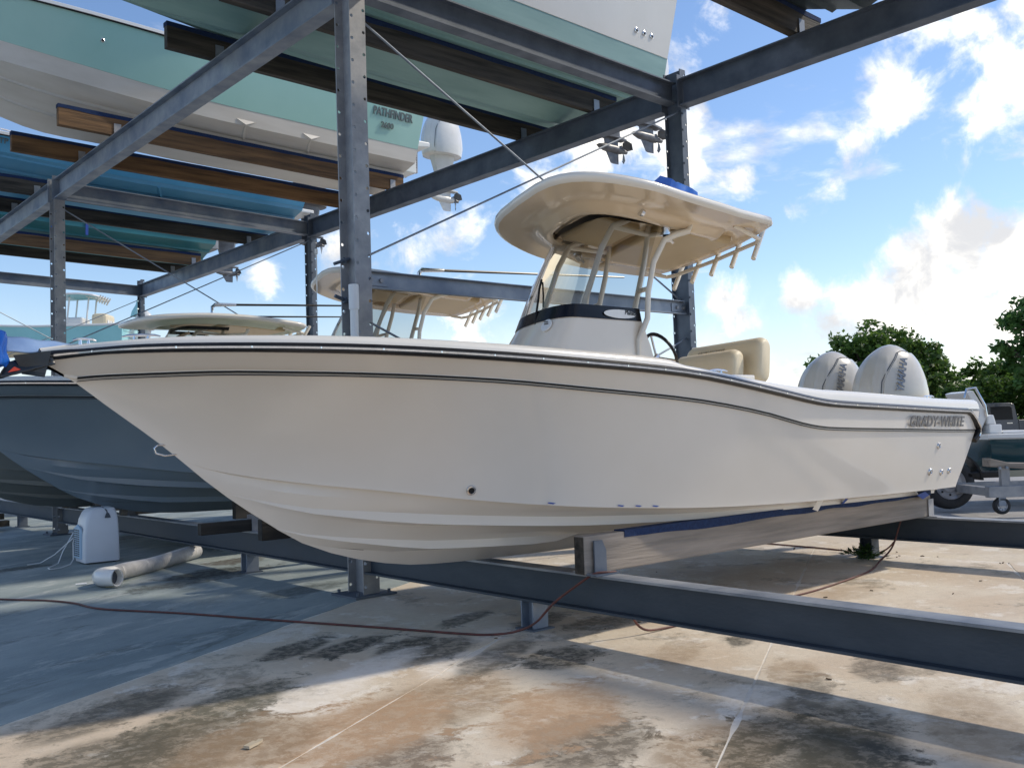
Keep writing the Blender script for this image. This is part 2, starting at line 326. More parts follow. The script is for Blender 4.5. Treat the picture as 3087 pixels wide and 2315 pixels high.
GBL = [(-1.5,-1.55,.5,.2,28,.9,MOSS),(-.95,-2.05,.5,.22,28,.9,MOSS),(-1.0,-2.7,.5,.3,28,.85,PALE),(-1.9,-2.6,.7,.3,28,.7,PALE),(-.6,-5.1,.7,.3,30,.8,(.06,.05,.03)),(-1.2,-4.8,.6,.4,20,.8,BROWN),(.5,-4.6,.4,.2,30,.7,(.08,.065,.045)),(.2,-2.1,.5,.2,20,.85,MOSS),(-2.3,-3.9,.6,.3,28,.8,(.11,.07,.04)),(-.35,2.55,.8,.35,15,.95,(.025,.028,.022)),(-.5,2.2,1.3,.3,18,.8,(.04,.045,.04)),(-1.6,4.9,.5,.2,10,.8,(.03,.03,.022)),(-.2,.7,.7,.3,20,.6,(.045,.055,.05)),(.3,3.3,.6,.3,20,.8,(.05,.03,.015)),(.5,7.5,1.,.4,0,.6,(.08,.05,.03))]
grey_c = conc('grey_concrete_shade_tinted', (.32,.365,.36), (.23,.275,.275), (.10,.115,.10), (.50,.52,.49), GBL, .6, streak=(2.6,.8,1), wear=.8)  # grey slab, coloured darker and bluer to hold part of its shade
mortar = conc('pale_mortar', (.74,.70,.63), (.68,.62,.54), (.3,.27,.22), (.80,.76,.70), (), .3)
yard_c = conc('yard_concrete', (.36,.35,.34), (.32,.305,.29), (.17,.165,.16), (.46,.45,.43), (), .5)
apron_c = conc('sandy_concrete', (.62,.53,.40), (.56,.46,.33), (.26,.2,.14), (.72,.65,.54), (), .35)
def sheet(name, pts, z, mat):
    b = MB(); b.add([(x,y,z) for x,y in pts], [tuple(range(len(pts)))]); return struct(b.build(name, mat))
sheet('ground', [(-1500,-1500),(1500,-1500),(1500,1500),(-1500,1500)], -.05, yard_c)
floor = sheet('storage_floor', [(-40,-60),(4.98,-60),(4.98,60),(-40,60)], -.0035, mortar)
sheet('yard_apron', [(5.0,-60),(8.3,-60),(8.3,60),(5.0,60)], -.006, apron_c)
A2, N2 = Vector((.8746,.4848)), Vector((.4848,-.8746))
def slab(v0, v1, mat, u0=-28, z=0., right=True):
    def edge(v, sgn, end):
        P = []; u1 = (4.96-N2.x*v)/A2.x; k = 260
        for i in range(k+1):
            u = u0+(u1-u0)*i/k; near = -8 < u < 9
            j = (noise.fractal(Vector((u*2.2, v*3, 1)), 1, 2, 4)*.022 + max(0, noise.noise(Vector((u*.8, v, 7)))-.25)*.09) if near else 0
            p = A2*u+N2*(v+sgn*(.004+abs(j))); P.append((p.x,p.y))
        return P
    a, c = edge(v0, 1, 0), edge(v1, -1, 0); n = len(a); b = MB()
    V = [(x,y,z) for x,y in a]+[(x,y,z) for x,y in c]+[(x,y,z-.012) for x,y in a]+[(x,y,z-.012) for x,y in c]
    F = [(i,i+1,n+i+1,n+i) for i in range(n-1)]+[(2*n+i,2*n+i+1,i+1,i) for i in range(n-1)]+[(n+i,n+i+1,3*n+i+1,3*n+i) for i in range(n-1)]
    b.add(V, F); return b.build('concrete_slab', mat, floor)
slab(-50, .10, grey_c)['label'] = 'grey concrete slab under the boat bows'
for v0, v1 in ((.10,1.86),(1.86,3.64),(3.64,5.45),(5.45,7.25),(7.25,9.05),(9.05,40)): slab(v0, v1, warm_c)

# ------------------------------------------------------------------ steel storage rack
rack = thing('boat_storage_rack', 'galvanised steel boat storage rack of columns, beams and wooden bunks', 'boat rack')
DX, BY = 4.6, 9.1
LT, LB = .445, .20                         # ground rack: top and bottom of its beams
BT, BB = 5.72, 5.40; ST, SB = 5.60, 5.27   # upper rack: bow beam and stern beam (falls a little towards the stern)
def column(x, y, z1, bx, dy, z0=0):
    b = MB(); t = .012; z0 += .02; h = z1-z0; pitch = .2; k = int(h/pitch/1); pitch = h/k; r = .016
    for s in (-1, 1):                      # two perforated flanges facing the row direction
        ya = y+s*dy/2; yb = ya-s*t
        for i in range(k):
            for c in (-1, 1):
                xa, xb = (x-bx/2, x) if c < 0 else (x, x+bx/2); zc0, zc1 = z0+i*pitch, z0+(i+1)*pitch
                cx, cz = (xa+xb)/2+c*.12*bx, (zc0+zc1)/2+c*.18*pitch
                O = [(xa,zc0),(cx,zc0),(xb,zc0),(xb,cz),(xb,zc1),(cx,zc1),(xa,zc1),(xa,cz)]
                H = [(cx+r*cos(a), cz+r*sin(a)) for a in [pi*1.25+j*pi/4 for j in range(8)]]
                V = [(p[0],ya,p[1]) for p in O+H]+[(p[0],yb,p[1]) for p in O+H]
                F = []
                for j in range(8):
                    q = (j+1) % 8
                    F += [(j,q,8+q,8+j),(16+j,24+j,24+q,16+q),(8+j,8+q,24+q,24+j)]
                b.add(V, F)
        b.box((x-bx/2-.0004, min(ya,yb), z0),(x-bx/2-.0002, max(ya,yb), z1)); b.box((x+bx/2+.0002, min(ya,yb), z0),(x+bx/2+.0004, max(ya,yb), z1))
    b.box((x-.006, y-dy/2+t, z0),(x+.006, y+dy/2-t, z1))
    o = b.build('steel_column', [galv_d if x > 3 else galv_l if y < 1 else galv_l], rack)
    p = MB(); p.box((x-.21,y-.21,.001),(x+.21,y+.21,.019)); p.build('base_plate', galv_d, o)
    for sx in (-1,1):
        for sy in (-1,1):
            q = MB(); q.tube([(x+sx*.16,y+sy*.16,.02),(x+sx*.16,y+sy*.16,.05)], .014, 6); q.build('anchor_bolt', galv_d, o)
    return o
def beam(name, p, q, h, b, mat, tf=.016, tw=.012):
    m = MB(); m.ibeam(p, q, h, b, tf, tw)
    if name == 'ground_beam': m.mi[:6] = [1]*6; mat = [navy, zinc_worn]
    return m.build(name, mat, rack)
cols = {}
for k in range(-1, 3):
    for x, bx, dy, zt in ((0,.165,.26,BT+.02),(DX,.10,.26,ST+.13)):
        if k == -1: continue
        cols[(x>1,k)] = column(x, BY*k, zt, bx, dy)
for k in range(-2, 2):                     # beams run column to column
    ya, yb = BY*k+.135, BY*(k+1)-.135
    if k > -2:
        beam('bow_beam', (0,ya,(BT+BB)/2), (0,yb,(BT+BB)/2), BT-BB, .165, galv)
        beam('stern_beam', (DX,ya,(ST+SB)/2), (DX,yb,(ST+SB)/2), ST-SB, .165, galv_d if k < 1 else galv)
        for x, t, bt in ((0,BT,BB),(DX,ST,SB)):
            for yy, s in ((ya-.004,1),(yb+.004,-1)):
                m = MB(); m.box((x-.11,min(yy,yy+s*.0-.008*s),bt-.02),(x+.11,max(yy,yy-.008*s),t+.05)); m.build('end_plate', galv_d if x > 1 else galv, rack)
    if k > -2:
        beam('ground_beam', (0,ya,(LT+LB)/2), (0,yb,(LT+LB)/2), LT-LB, .15, galv_d); beam('ground_beam', (DX,ya,(LT+LB)/2), (DX,yb,(LT+LB)/2), LT-LB, .15, galv_d)
for x in (0, DX):
    for k in (-1, 0, 1):
        for q in (.25, .75):
            y = BY*(k+q)
            m = MB(); m.ibeam((x,y,.012),(x,y,LB),.13,.13,.012,.01) if False else None
            for s in (-1,1): m.box((x-.07,y+s*.06-.006,.012),(x+.07,y+s*.06+.006,LB-.001))
            m.box((x-.005,y-.054,.012),(x+.005,y+.054,LB-.001)); o = m.build('beam_leg', navy if x > 1 else galv, rack)
            m = MB(); m.box((x-.1,y-.1,.001),(x+.1,y+.1,.011)); m.build('foot_plate', galv_d, o)
for k in range(0, 3):                      # cross beams bow to stern
    y = BY*k
    m = MB(); m.ibeam((.09,y,BB+.17),(DX-.06,y,SB+.17),.26,.15); m.build('cross_beam', galv if k else galv_d, rack)
for k in (0, 2):
    y = BY*k; zc = 2.82 if k == 0 else 5.0
    if k: continue
    m = MB()                               # channel tie with bolted end plates
    y0 = y-.02; m.box((.07,y0-.004,zc-.08),(DX-.04,y0+.004,zc+.08)); m.box((.07,y0-.06,zc+.072),(DX-.04,y0-.004,zc+.08)); m.box((.07,y0-.06,zc-.08),(DX-.04,y0-.004,zc-.072))
    o = m.build('tie_channel', galv, rack)
    for x, s in ((.18,1),(DX-.12,-1)):
        m = MB(); m.box((x-.14,y0-.014,zc-.05),(x+.14,y0-.0045,zc+.05)); pl = m.build('end_cleat', galv, o)
        for dx in (-.05,.06):
            m = MB(); m.tube([(x+dx,y0-.0145,zc),(x+dx,y0-.034,zc)], .02, 6); m.build('bolt', galv_l, o)
def rod(p, q, r=.011):
    m = MB(); m.tube([p,q], r, 6); return m.build('brace_rod', galv, rack)
for y, yo in ((0,.035),(BY,.035),(2*BY,.035)):
    rod((.02,y+yo,5.32),(DX-.02,y+yo,2.93)); rod((.02,y-yo-.04,3.0),(DX-.02,y-yo-.04,5.22))
    rod((.02,y+yo,2.5),(DX-.02,y+yo,.55)); rod((.02,y-yo,.6),(DX-.02,y-yo,2.45))
for y in (0, BY):                          # rod ends sticking out past the columns
    for z, s in ((3.02,.6),(2.62,-.5)):
        m = MB(); m.tube([(-.01,y+.09,z),(-.17,y+.09,z-.1*s)], .017, 6); m.tube([(-.06,y+.09,z-.03*s),(-.075,y+.09,z-.04*s)], .032, 6); m.build('rod_end', galv_d, rack)
m = MB(); m.tube([(-.13,-.165,1.4),(-.13,-.165,2.64)], .036, 12); m.tube([(-.13,-.165,2.52),(-.13,-.165,2.74)], .045, 12); m.build('pvc_pipe', pvc, rack)
m = MB(); m.tube([(DX-.02,-.17,1.3),(DX-.02,-.17,2.33)], .045, 12); m.build('pvc_pipe', pvc, rack)
def bunk(y, x0, x1, z0, z1, mat, th=.09, h=.285, upper=True, cover=True, cx0=None):
    # z0, z1: height of the underside at the bow beam and at the stern beam
    def z(x): return z0+(z1-z0)*x/DX
    m = MB(); m.obox(((x0+x1)/2,y,(z(x0)+z(x1))/2+h/2+.003), Vector((x1-x0,0,z(x1)-z(x0)))/2, (0,th/2,0), (0,0,h/2)); o = m.build('wooden_bunk', mat, rack, bevel=.006)
    m = MB(); k = 40 if cover else 0; R = []
    for i in range(k+1 if cover else 0):
        x = (x0-.004 if cx0 is None else cx0)+(x1-(x0 if cx0 is None else cx0)+.008)*i/k; zz_ = z(x)+h; dr = .045+.02*noise.noise(Vector((x*2.3,y*5,2)))
        R.append([(x,y-th/2-.004,zz_-dr),(x,y-th/2-.005,zz_+.012),(x,y+th/2+.005,zz_+.012),(x,y+th/2+.004,zz_-dr)])
    if cover: m.loft(R, closed=True, cap0=True, cap1=True); m.build('bunk_carpet', carpet, o)
    if mat is wood_grey: mm = MB(); mm.box((x0-.002,y-th/2+.002,z0+.006),(x0-.0005,y+th/2-.002,z0+h-.002)); mm.build('end_grain', wood_dark, o)
    for x, zb in ((0,z(0)),(DX,z(DX))):    # angle brackets that hold the plank to the beam
        for s in (-1,1):
            if x < x0: continue
            if not upper and x == 0 and s < 0 and y < -2.5:
                m = MB(); m.box((x-.13,y-th/2-.105,zb+.001),(x+.10,y-th/2-.012,zb+.012)); m.prism([(x-.055,zb+.0125),(x+.055,zb+.0125),(x+.055,zb+.15),(x+.02,zb+.22),(x-.055,zb+.22)], 'y', y-th/2-.024, y-th/2-.012); m.build('bunk_bracket', galv_d, rack); continue
            m = MB(); m.box((x-.05,y+s*(th/2+.010)-.004,zb+.008),(x+.05,y+s*(th/2+.010)+.004,zb+.17)); m.box((x-.06,y+s*(th/2+.055)-.04,zb+.001),(x+.06,y+s*(th/2+.055)+.04,zb+.008)); m.build('bunk_bracket', galv_l if not upper or y > 5 else galv, rack)
    return o
bunk(1.38,-.62,5.0,BT,ST,wood_dark); bunk(2.85,-.6,5.15,BT,ST,wood_dark)
bunk(6.25,-.78,4.83,BT,ST,wood_brown); bunk(7.85,-.98,5.2,BT,ST,wood_brown)
bunk(10.3,-.7,4.9,BT,ST,wood_dark); bunk(11.8,-.8,5.05,BT,ST,wood_dark)
bunk(14.75,-.6,4.78,BT,ST,wood_brown); bunk(16.05,-.6,5.1,BT,ST,wood_dark)
bunk(-1.72,-.6,5.0,BT,ST,wood_dark,th=.12); bunk(-3.25,-.6,5.0,BT,ST,wood_dark,th=.12)
bunk(-2.885,-.13,4.62,LT,LT,wood_grey,th=.09,upper=False,h=.25,cx0=.26); bunk(-1.22,-.13,4.62,LT,LT,wood_dark,upper=False,h=.25)
bunk(1.1,-.45,4.62,LT,LT,black_plank,upper=False,h=.20,cover=False); bunk(2.16,-.6,4.62,LT,LT,black_plank,upper=False,h=.12,cover=False)
bunk(3.75,.5,5.0,LT,LT,black_plank,upper=False,h=.26); bunk(5.9,-.13,5.0,LT,LT,wood_grey,upper=False,h=.26)
bunk(7.0,-.13,5.0,LT,LT,wood_grey,upper=False,h=.26); bunk(8.5,-.13,5.0,LT,LT,wood_grey,upper=False,h=.26)
# ------------------------------------------------------------------ centre console boats (hull lines of the boat in front)
KX = [-3.2,-3.036,-2.894,-2.546,-2.259,-1.973,-1.658,-1.253,-.866,-.507,.008,.616,5.2]
KZ = [1.844,1.748,1.639,1.375,1.131,.924,.737,.601,.53,.509,.497,.488,.47]
SX = [-3.207,-3.043,-2.907,-2.718,-2.494,-2.164,-1.765,-1.092,-.397,.3,.639,1.118,1.667,2.02,2.25,2.932,4.729,5.2]
SB_ = [.03,.133,.284,.433,.573,.744,.882,1.056,1.169,1.235,1.255,1.273,1.278,1.28,1.277,1.269,1.206,1.185]
SZ = [1.869,1.886,1.893,1.896,1.894,1.888,1.88,1.852,1.815,1.775,1.748,1.688,1.611,1.562,1.54,1.511,1.452,1.44]
NX = [-3.053,-2.913,-2.714,-2.42,-2.077,-1.678,-.902,-.318,.704,1.365,2.05,2.28,3.472,4.953,5.2]
NB = [.004,.09,.225,.398,.573,.737,.972,1.081,1.195,1.229,1.247,1.247,1.232,1.175,1.165]
NZ = [1.762,1.774,1.778,1.782,1.773,1.76,1.719,1.671,1.583,1.496,1.374,1.353,1.314,1.267,1.26]
HX = [-2.4,-2.024,-1.651,-1.473,-.807,-.13,.443,.884,1.361,2.519,3.854,4.88,5.2]
HB = [0,.098,.29,.376,.657,.851,.943,1.011,1.049,1.105,1.102,1.073,1.065]
HZ = [1.265,1.183,1.124,1.099,.992,.91,.861,.832,.81,.78,.756,.742,.738]
L1X = [-1.87,-1.725,-1.539,-1.143,-.653,-.108,.2,.45]; L1R = [0,.131,.228,.338,.388,.413,.42,.43]
L2X = [-2.2,-2.0,-1.8,-1.6,-1.241,-.819,-.45,.023,.63,5]; L2R = [.1,.43,.535,.611,.696,.75,.77,.785,.80,.81]
def keel(x): return itp(x, KX, KZ)
def sheer(x): return itp(x, SX, SB_), itp(x, SX, SZ)
def knuck(x): return (itp(x, NX, NB), itp(x, NX, NZ)) if x > NX[0] else (0., keel(x))
def chine(x): return (itp(x, HX, HB), itp(x, HX, HZ)) if x > HX[0] else (0., keel(x))
def top_at(x, w): b, z = sheer(x); return b, z
def section(x):
    kz = keel(x); cb, cz = chine(x); nb, nz_ = knuck(x); sb, sz = sheer(x)
    nb = max(nb, 0); P = []
    def pan(r): return (cb*r, kz+(cz-kz)*r)
    r1 = itp(x, L1X, L1R); r2 = itp(x, L2X, L2R)
    h1 = .052*min(1, max(0, (x+1.87)/.9))*(1-max(0, min(1, (x-.05)/.25))); h2 = .06*min(1, max(0, (x+2.2)/1.0))*(1-.55*max(0, min(1, (x-.2)/2)))
    for r, h in ((r1,h1),(r2,h2)):
        w = min(.09, cb*.16)
        b1, z1 = pan(r); bi, zi = pan(max(0, r-(w/cb if cb > .01 else 0)))
        if r is r1 and h is h1: P.append((0, kz)); P.append(pan(r*.45))
        P.append((bi, zi)); P.append((b1+h*.12, z1-h)); P.append((b1+h*.10, z1+.002))
    P.append(pan((r2+1)/2)); P.append((max(0,cb-min(.05,cb*.3)), cz-.012 if cb > .05 else cz)); P.append((cb, cz-.016*min(1,cb/.3)))     # chine flat
    P.append((cb+.004*min(1,cb/.2), cz+.012*min(1,cb/.2)))
    fl = max(0, min(1, (1.8-x)/3.6))                                # bow flare: hollow below the knuckle
    for k in range(1, 8):
        t = k/8; bm_ = cb+(nb-cb)*t; hol = -.30*(nb-cb)*fl*4*t*(1-t)*.55 + .007*4*t*(1-t)*(1-fl)
        P.append((max(0,bm_+hol) if cb+nb > 0 else 0, cz+(nz_-cz)*t))
    P.append((nb, nz_-.008)); P.append((nb+min(.007, nb*.1), nz_-.002)); P.append((nb+min(.007,nb*.1), nz_+.007))
    for k in range(1, 5):
        t = k/4; P.append((nb+.007*min(1,nb*8)*(1-t)+(sb-nb)*t, nz_+.007+(sz-nz_-.007)*t))
    return P
def rails(xs, off_b, off_z, side): return [(x, side*(sheer(x)[0]+off_b), sheer(x)[1]+off_z) for x in xs]
XS = [-3.2,-3.17,-3.13,-3.08,-3.02,-2.95,-2.87,-2.78,-2.68,-2.57,-2.45,-2.32,-2.18,-2.03,-1.87,-1.7,-1.5,-1.3,-1.1,-.9,-.7,-.5,-.3,-.1,.1,.3,.5,.75,1.,1.25,1.5,1.75,1.9,2.02,2.12,2.25,2.4,2.7,3.1,3.5,3.9,4.3,4.6,4.75]
def xrake(x, z):                                                    # raked transom and swept quarter
    if x < 4.5: return 0
    t = (x-4.5)/.25; return t*max(-.05, min(.30, (z-.75)*.46))

def make_hull(t, topm, botm, stripe=stripe_mat, deckm=gel_deck, rubm=black_rub, fit=True):
    m = MB()
    for s in (-1, 1):
        R = []
        for x in XS:
            R.append([(x+xrake(x,z), s*b, z) for b, z in section(x)])
        m.loft(R, closed=False)
    S = section(XS[-1]); x = XS[-1]
    m.add([(x+xrake(x,z), -b, z) for b, z in S]+[(x+xrake(x,z), b, z) for b, z in reversed(S)], [tuple(range(2*len(S)))])
    nb_ = 13                                                        # faces below the chine take the bottom colour
    hull = m.build('hull', [topm, botm], t, smooth=True, ang=24)
    me = hull.data; npt = len(section(0)); q = npt-1
    mi = []
    for p in me.polygons: mi.append(1 if max(me.vertices[i].co.z-chine(me.vertices[i].co.x)[1] for i in p.vertices) < .004 and p.index < 2*q*(len(XS)-1) else 0)
    me.polygons.foreach_set('material_index', mi)
    w = hull.modifiers.new('wn', 'WEIGHTED_NORMAL'); w.keep_sharp = True
    # double pinstripe in the styling line
    for dz, h in ((-.003,.011),(-.021,.004)):
        m = MB()
        for s in (-1, 1):
            R = []
            for x in [a for a in XS if a >= -3.02]:
                b, z = knuck(x); b += .004
                z0 = z+dz; R.append([(x+xrake(x,z0), s*(b+.0045), z0+h/2), (x+xrake(x,z0), s*(b+.0045), z0-h/2), (x+xrake(x,z0), s*(b-.014), z0-h/2), (x+xrake(x,z0), s*(b-.014), z0+h/2)])
            m.loft(R, closed=True, cap0=True, cap1=True)
        m.build('pinstripe', stripe, t)
    # rub rail: black rubber with a polished insert, turning down at the quarter
    def railpath(ob, oz, s):
        P = [Vector((x, s*(sheer(x)[0]+ob), sheer(x)[1]+oz)) for x in XS if x <= 4.6]
        b, z = sheer(4.75)
        P += [Vector((4.78,s*(b+ob),z+oz)),Vector((4.86,s*(b+ob),z+oz-.025)),Vector((4.93,s*(b+ob),z+oz-.075)),Vector((5.0,s*(b+ob),z+oz-.15)),Vector((5.03,s*(b+ob-.01),z+oz-.20)),Vector((5.02,s*(b+ob-.02),z+oz-.245)),Vector((4.97,s*(b+ob-.03),z+oz-.285))]
        return P
    for s in (-1, 1):
        m = MB(); R = []
        P = railpath(0, 0, s)
        for i, p in enumerate(P):
            d = (P[min(i+1,len(P)-1)]-P[max(i-1,0)]).normalized(); up = Vector((0,s,0)).cross(d); up = up if up.z+abs(up.x)*.01 > 0 or i > len(P)-8 else -up
            if up.dot(Vector((-.3,0,1))) < 0: up = -up
            n = d.cross(up); n = n if n.y*s > 0 else -n
            R.append([p+up*a+n*c for a, c in ((-.026,-.03),(-.026,.012),(-.014,.028),(.014,.028),(.030,.012),(.030,-.03))])
        m.loft(R, closed=True, cap0=True, cap1=True); rb = m.build('rub_rail', rubm, t, smooth=True, ang=30)
        m = MB(); R = []
        for i, p in enumerate(P[1:-1]):
            d = (P[min(i+2,len(P)-1)]-P[i]).normalized(); up = Vector((0,s,0)).cross(d)
            if up.dot(Vector((-.3,0,1))) < 0: up = -up
            n = d.cross(up); n = n if n.y*s > 0 else -n
            R.append([p+up*a+n*c for a, c in ((-.009,.026),(-.006,.034),(.006,.035),(.010,.026))])
        m.loft(R, closed=True, cap0=True, cap1=True); m.build('steel_insert', chrome, rb, smooth=True, ang=60)
    m = MB()
    for i, x in enumerate([-3+.33*k for k in range(22)]):
        for s in (-1,): 
            b, z = sheer(x); m.tube([(x,s*(b+.033),z+.001),(x,s*(b+.0365),z+.001)], .006, 6)
    m.build('rail_screw', chrome, t)['kind'] = 'stuff'
    # deck cap, coaming, inner liner and sole
    CAPX = [-3.2,-2.9,-2.5,-1.7,-.4,.35,.62,1.0,1.6,2.1,2.6,4.75]; CAPH = [.035,.052,.07,.08,.088,.092,.06,.06,.078,.108,.122,.115]
    m = MB(); R = []
    for x in sorted(XS+[.4,.45,.55,.6,.65]):
        b, z = sheer(x); ra = 0; f = min(1, b/.5); T = itp(x, CAPX, CAPH)
        # foredeck closes over forward of the well
        e = max(0, min(1, (-.9-x)/.5)); w = max(.02, b-.26) ; zi = (z-.42)*(1-e)+(z+T+.004)*e
        prof = [(b+.004,z+.02),(b-.003,z+.02+(T-.02)*.45),(b-.016*f,z+T*.80),(b-.045*f,z+T*.96),(b-.085*f,z+T),(max(.01,b-.24*f),z+T+.004),(max(.008,w*.99),z+T-.02*(1-e)),(max(.006,w*.97-.20*(1-e)),zi),(0,zi+.01*e)]
        R.append([(x+(min(.30,.30*max(0,(x-4.5)/.25)) if x > 4.5 else 0), b_, z_) for b_, z_ in prof])
    for s in (-1, 1): m.loft([[(a,s*b,c) for a,b,c in r] for r in R], closed=False)
    # closed quarters and transom top
    r = R[-1]; m.add([(a,-b,c) for a,b,c in r]+[(a,b,c) for a,b,c in reversed(r)], [tuple(range(2*len(r)))])
    b, z = sheer(4.75)
    m.build('deck', deckm, t, smooth=True, ang=35)
    m = MB(); z = 1.44
    for s in (-1, 1):                                               # quarter corners swept back over the rail
        R = []
        for x, dz, db in ((4.76,0,0),(4.88,-.01,0),(4.98,-.045,-.01),(5.05,-.105,-.02),(5.09,-.18,-.03),(5.08,-.235,-.05),(5.0,-.28,-.06)):
            b = 1.2+db; zt = z+.08+dz
            R.append([(x,s*(b-.005),zt-.12 if dz > -.2 else zt-.06),(x,s*b,zt-.03),(x-.01,s*(b-.03),zt),(x-.02,s*(b-.2),zt+.005),(x-.03,s*(b-.22),zt-.15)])
        m.loft(R, closed=True, cap0=True, cap1=True)
    m.build('quarter_cap', deckm, t, smooth=True, ang=50)
    return hull
def hullpoint(x, f):                                                # point and outward direction on the port side between chine (0) and knuckle (1)
    P = section(x); cz, nz_ = chine(x)[1], knuck(x)[1]; z = cz+(nz_-cz)*f
    for (b0,z0),(b1,z1) in zip(P, P[1:]):
        if z0 <= z <= z1 and z1 > z0 and z0 >= cz-.001: b = b0+(b1-b0)*(z-z0)/(z1-z0); sl = (b1-b0)/(z1-z0); break
    dx = .05; Q = section(x+dx)
    bb = b
    for (b0,z0),(b1,z1) in zip(Q, Q[1:]):
        if z0 <= z <= z1 and z1 > z0 and z0 >= chine(x+dx)[1]-.001: bb = b0+(b1-b0)*(z-z0)/(z1-z0); break
    n = Vector((-(0-(bb-b)/dx)*-1, -1, -sl)); n.x = -(bb-b)/dx*-1 if False else -(bb-b)/dx
    return Vector((x,-b,z)), n.normalized()
def fitting(t, x, z, r, name='through_hull_fitting'):
    lo, hi = chine(x)[1], knuck(x)[1]; p, n = hullpoint(x, (z-lo)/(hi-lo))
    p = p+Vector((xrake(x,z),0,0))
    m = MB(); R = []; a = n.cross(Vector((0,0,1))).normalized(); c = a.cross(n)
    for rad, d in ((r,-.003),(r,.005),(r*.86,.012),(r*.6,.013),(r*.5,.006),(r*.48,.001)):
        R.append([p+n*d+(a*cos(q)+c*sin(q))*rad for q in [2*pi*k/18 for k in range(18)]])
    m.loft(R, cap0=True); o = m.build(name, chrome, t, smooth=True, ang=50)
    m = MB(); m.disc(p-n*.002, n, r*.5, 14, .0045); m.build('drain_hole', hole_dark, o)
def cleat(t, x, y, z, ln=.11, ang=0):
    m = MB(); c, s_ = cos(ang), sin(ang)
    def P(u,v,w): return (x+u*c-v*s_, y+u*s_+v*c, z+w)
    m.tube([P(-ln,0,.030),P(-ln*.7,0,.036),P(0,0,.038),P(ln*.7,0,.036),P(ln,0,.030)], [.004,.007,.009,.007,.004], 8)
    for u in (-.35*ln, .35*ln): m.tube([P(u,0,.037),P(u,0,-.01)], [.007,.011], 8)
    m.build('cleat', chrome, t, smooth=True)
def hardtop(t, x0, ln, hw, z, shell=gel_deck, under=gel_bounce_tan, panel=gel_tan2, holders=5, dz=0, slope=0, boxes=True, crown=.08, warp=None):
    # rounded plan: full round at the front, squarer at the back
    def plan(k, ins=0):
        P = []
        n = 26
        for i in range(n+1):                                         # port half, nose to tail, then mirrored
            a = pi*i/n
            u = .5*(1-cos(a)); w = (sin(a)**.55 if i not in (0, n) else 0)
            w = min(1, w*1.03); tail = max(0, (u-.90)/.10); w = w if u < .5 else max(w, 1-.05*(u-.5)*2) if u < .93 else max(w, .95*(1-tail**3.5)+.0)
            P.append((x0+ins+(ln-2*ins)*u, (hw-ins)*w))
        return [(x,-y) for x,y in P]+[(x,y) for x,y in reversed(P[1:-1])]
    def zc(x): u = (x-x0)/ln; return z+crown*sin(pi*max(0,min(1,u)))-.03*u+slope*u
    def ring(ins, d, crown=0): return [(x, y, zc(x)+d+crown*(1-(y/hw)**2)) for x, y in plan(0, ins)]
    m = MB(); m.loft([ring(.035,-.01),ring(.008,.0),ring(0,.018),ring(.004,.042),ring(.03,.06),ring(.10,.068,.01),ring(.3,.075,.03),ring(.55,.078,.05)], cap1=True)
    h = m.build('hardtop', shell, t, smooth=True, ang=60)
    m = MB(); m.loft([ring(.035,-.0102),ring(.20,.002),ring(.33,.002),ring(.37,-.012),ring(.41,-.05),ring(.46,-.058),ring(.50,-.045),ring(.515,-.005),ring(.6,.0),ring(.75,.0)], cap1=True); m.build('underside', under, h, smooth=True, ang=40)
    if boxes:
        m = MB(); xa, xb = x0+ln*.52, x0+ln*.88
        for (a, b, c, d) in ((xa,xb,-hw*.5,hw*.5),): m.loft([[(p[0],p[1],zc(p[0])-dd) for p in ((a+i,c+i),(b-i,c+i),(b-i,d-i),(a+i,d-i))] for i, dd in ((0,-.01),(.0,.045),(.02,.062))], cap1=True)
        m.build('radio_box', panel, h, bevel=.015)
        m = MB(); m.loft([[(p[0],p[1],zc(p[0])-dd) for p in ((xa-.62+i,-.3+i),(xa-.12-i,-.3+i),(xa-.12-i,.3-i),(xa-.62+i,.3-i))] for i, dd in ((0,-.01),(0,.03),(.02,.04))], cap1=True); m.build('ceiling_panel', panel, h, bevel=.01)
    # rod holder rail under the trailing edge with launcher tubes
    xr = x0+ln-.06; zr = zc(x0+ln)-.055; w = hw*.70
    m = MB(); m.tube([(xr-.42,-w-.02,zr+.07),(xr-.22,-w-.03,zr+.02),(xr-.06,-w,zr),(xr,-w*.86,zr),(xr+.03,0,zr),(xr,w*.86,zr),(xr-.06,w,zr),(xr-.22,w+.03,zr+.02),(xr-.42,w+.02,zr+.07)], .019, 8); m.build('rod_holder_rail', pipe_mat, h, smooth=True)
    for i in range(holders):
        y = -w*.86+2*w*.86*i/(holders-1); a = (xr+.12,y,zr+.13); q = (xr-.045,y,zr-.14)
        m = MB(); m.tube([a,q], .026, 10); m.build('rod_holder', pipe_mat, h, smooth=True, ang=50)
    if warp:                                                         # as it stands: racked a little askew and leaning
        sk, ro = warp
        for o in [h]+list(h.children): o.data.transform(Matrix(((1,sk,0,0),(0,1,0,0),(0,-ro,1,0),(0,0,0,1))))
    return h, zc
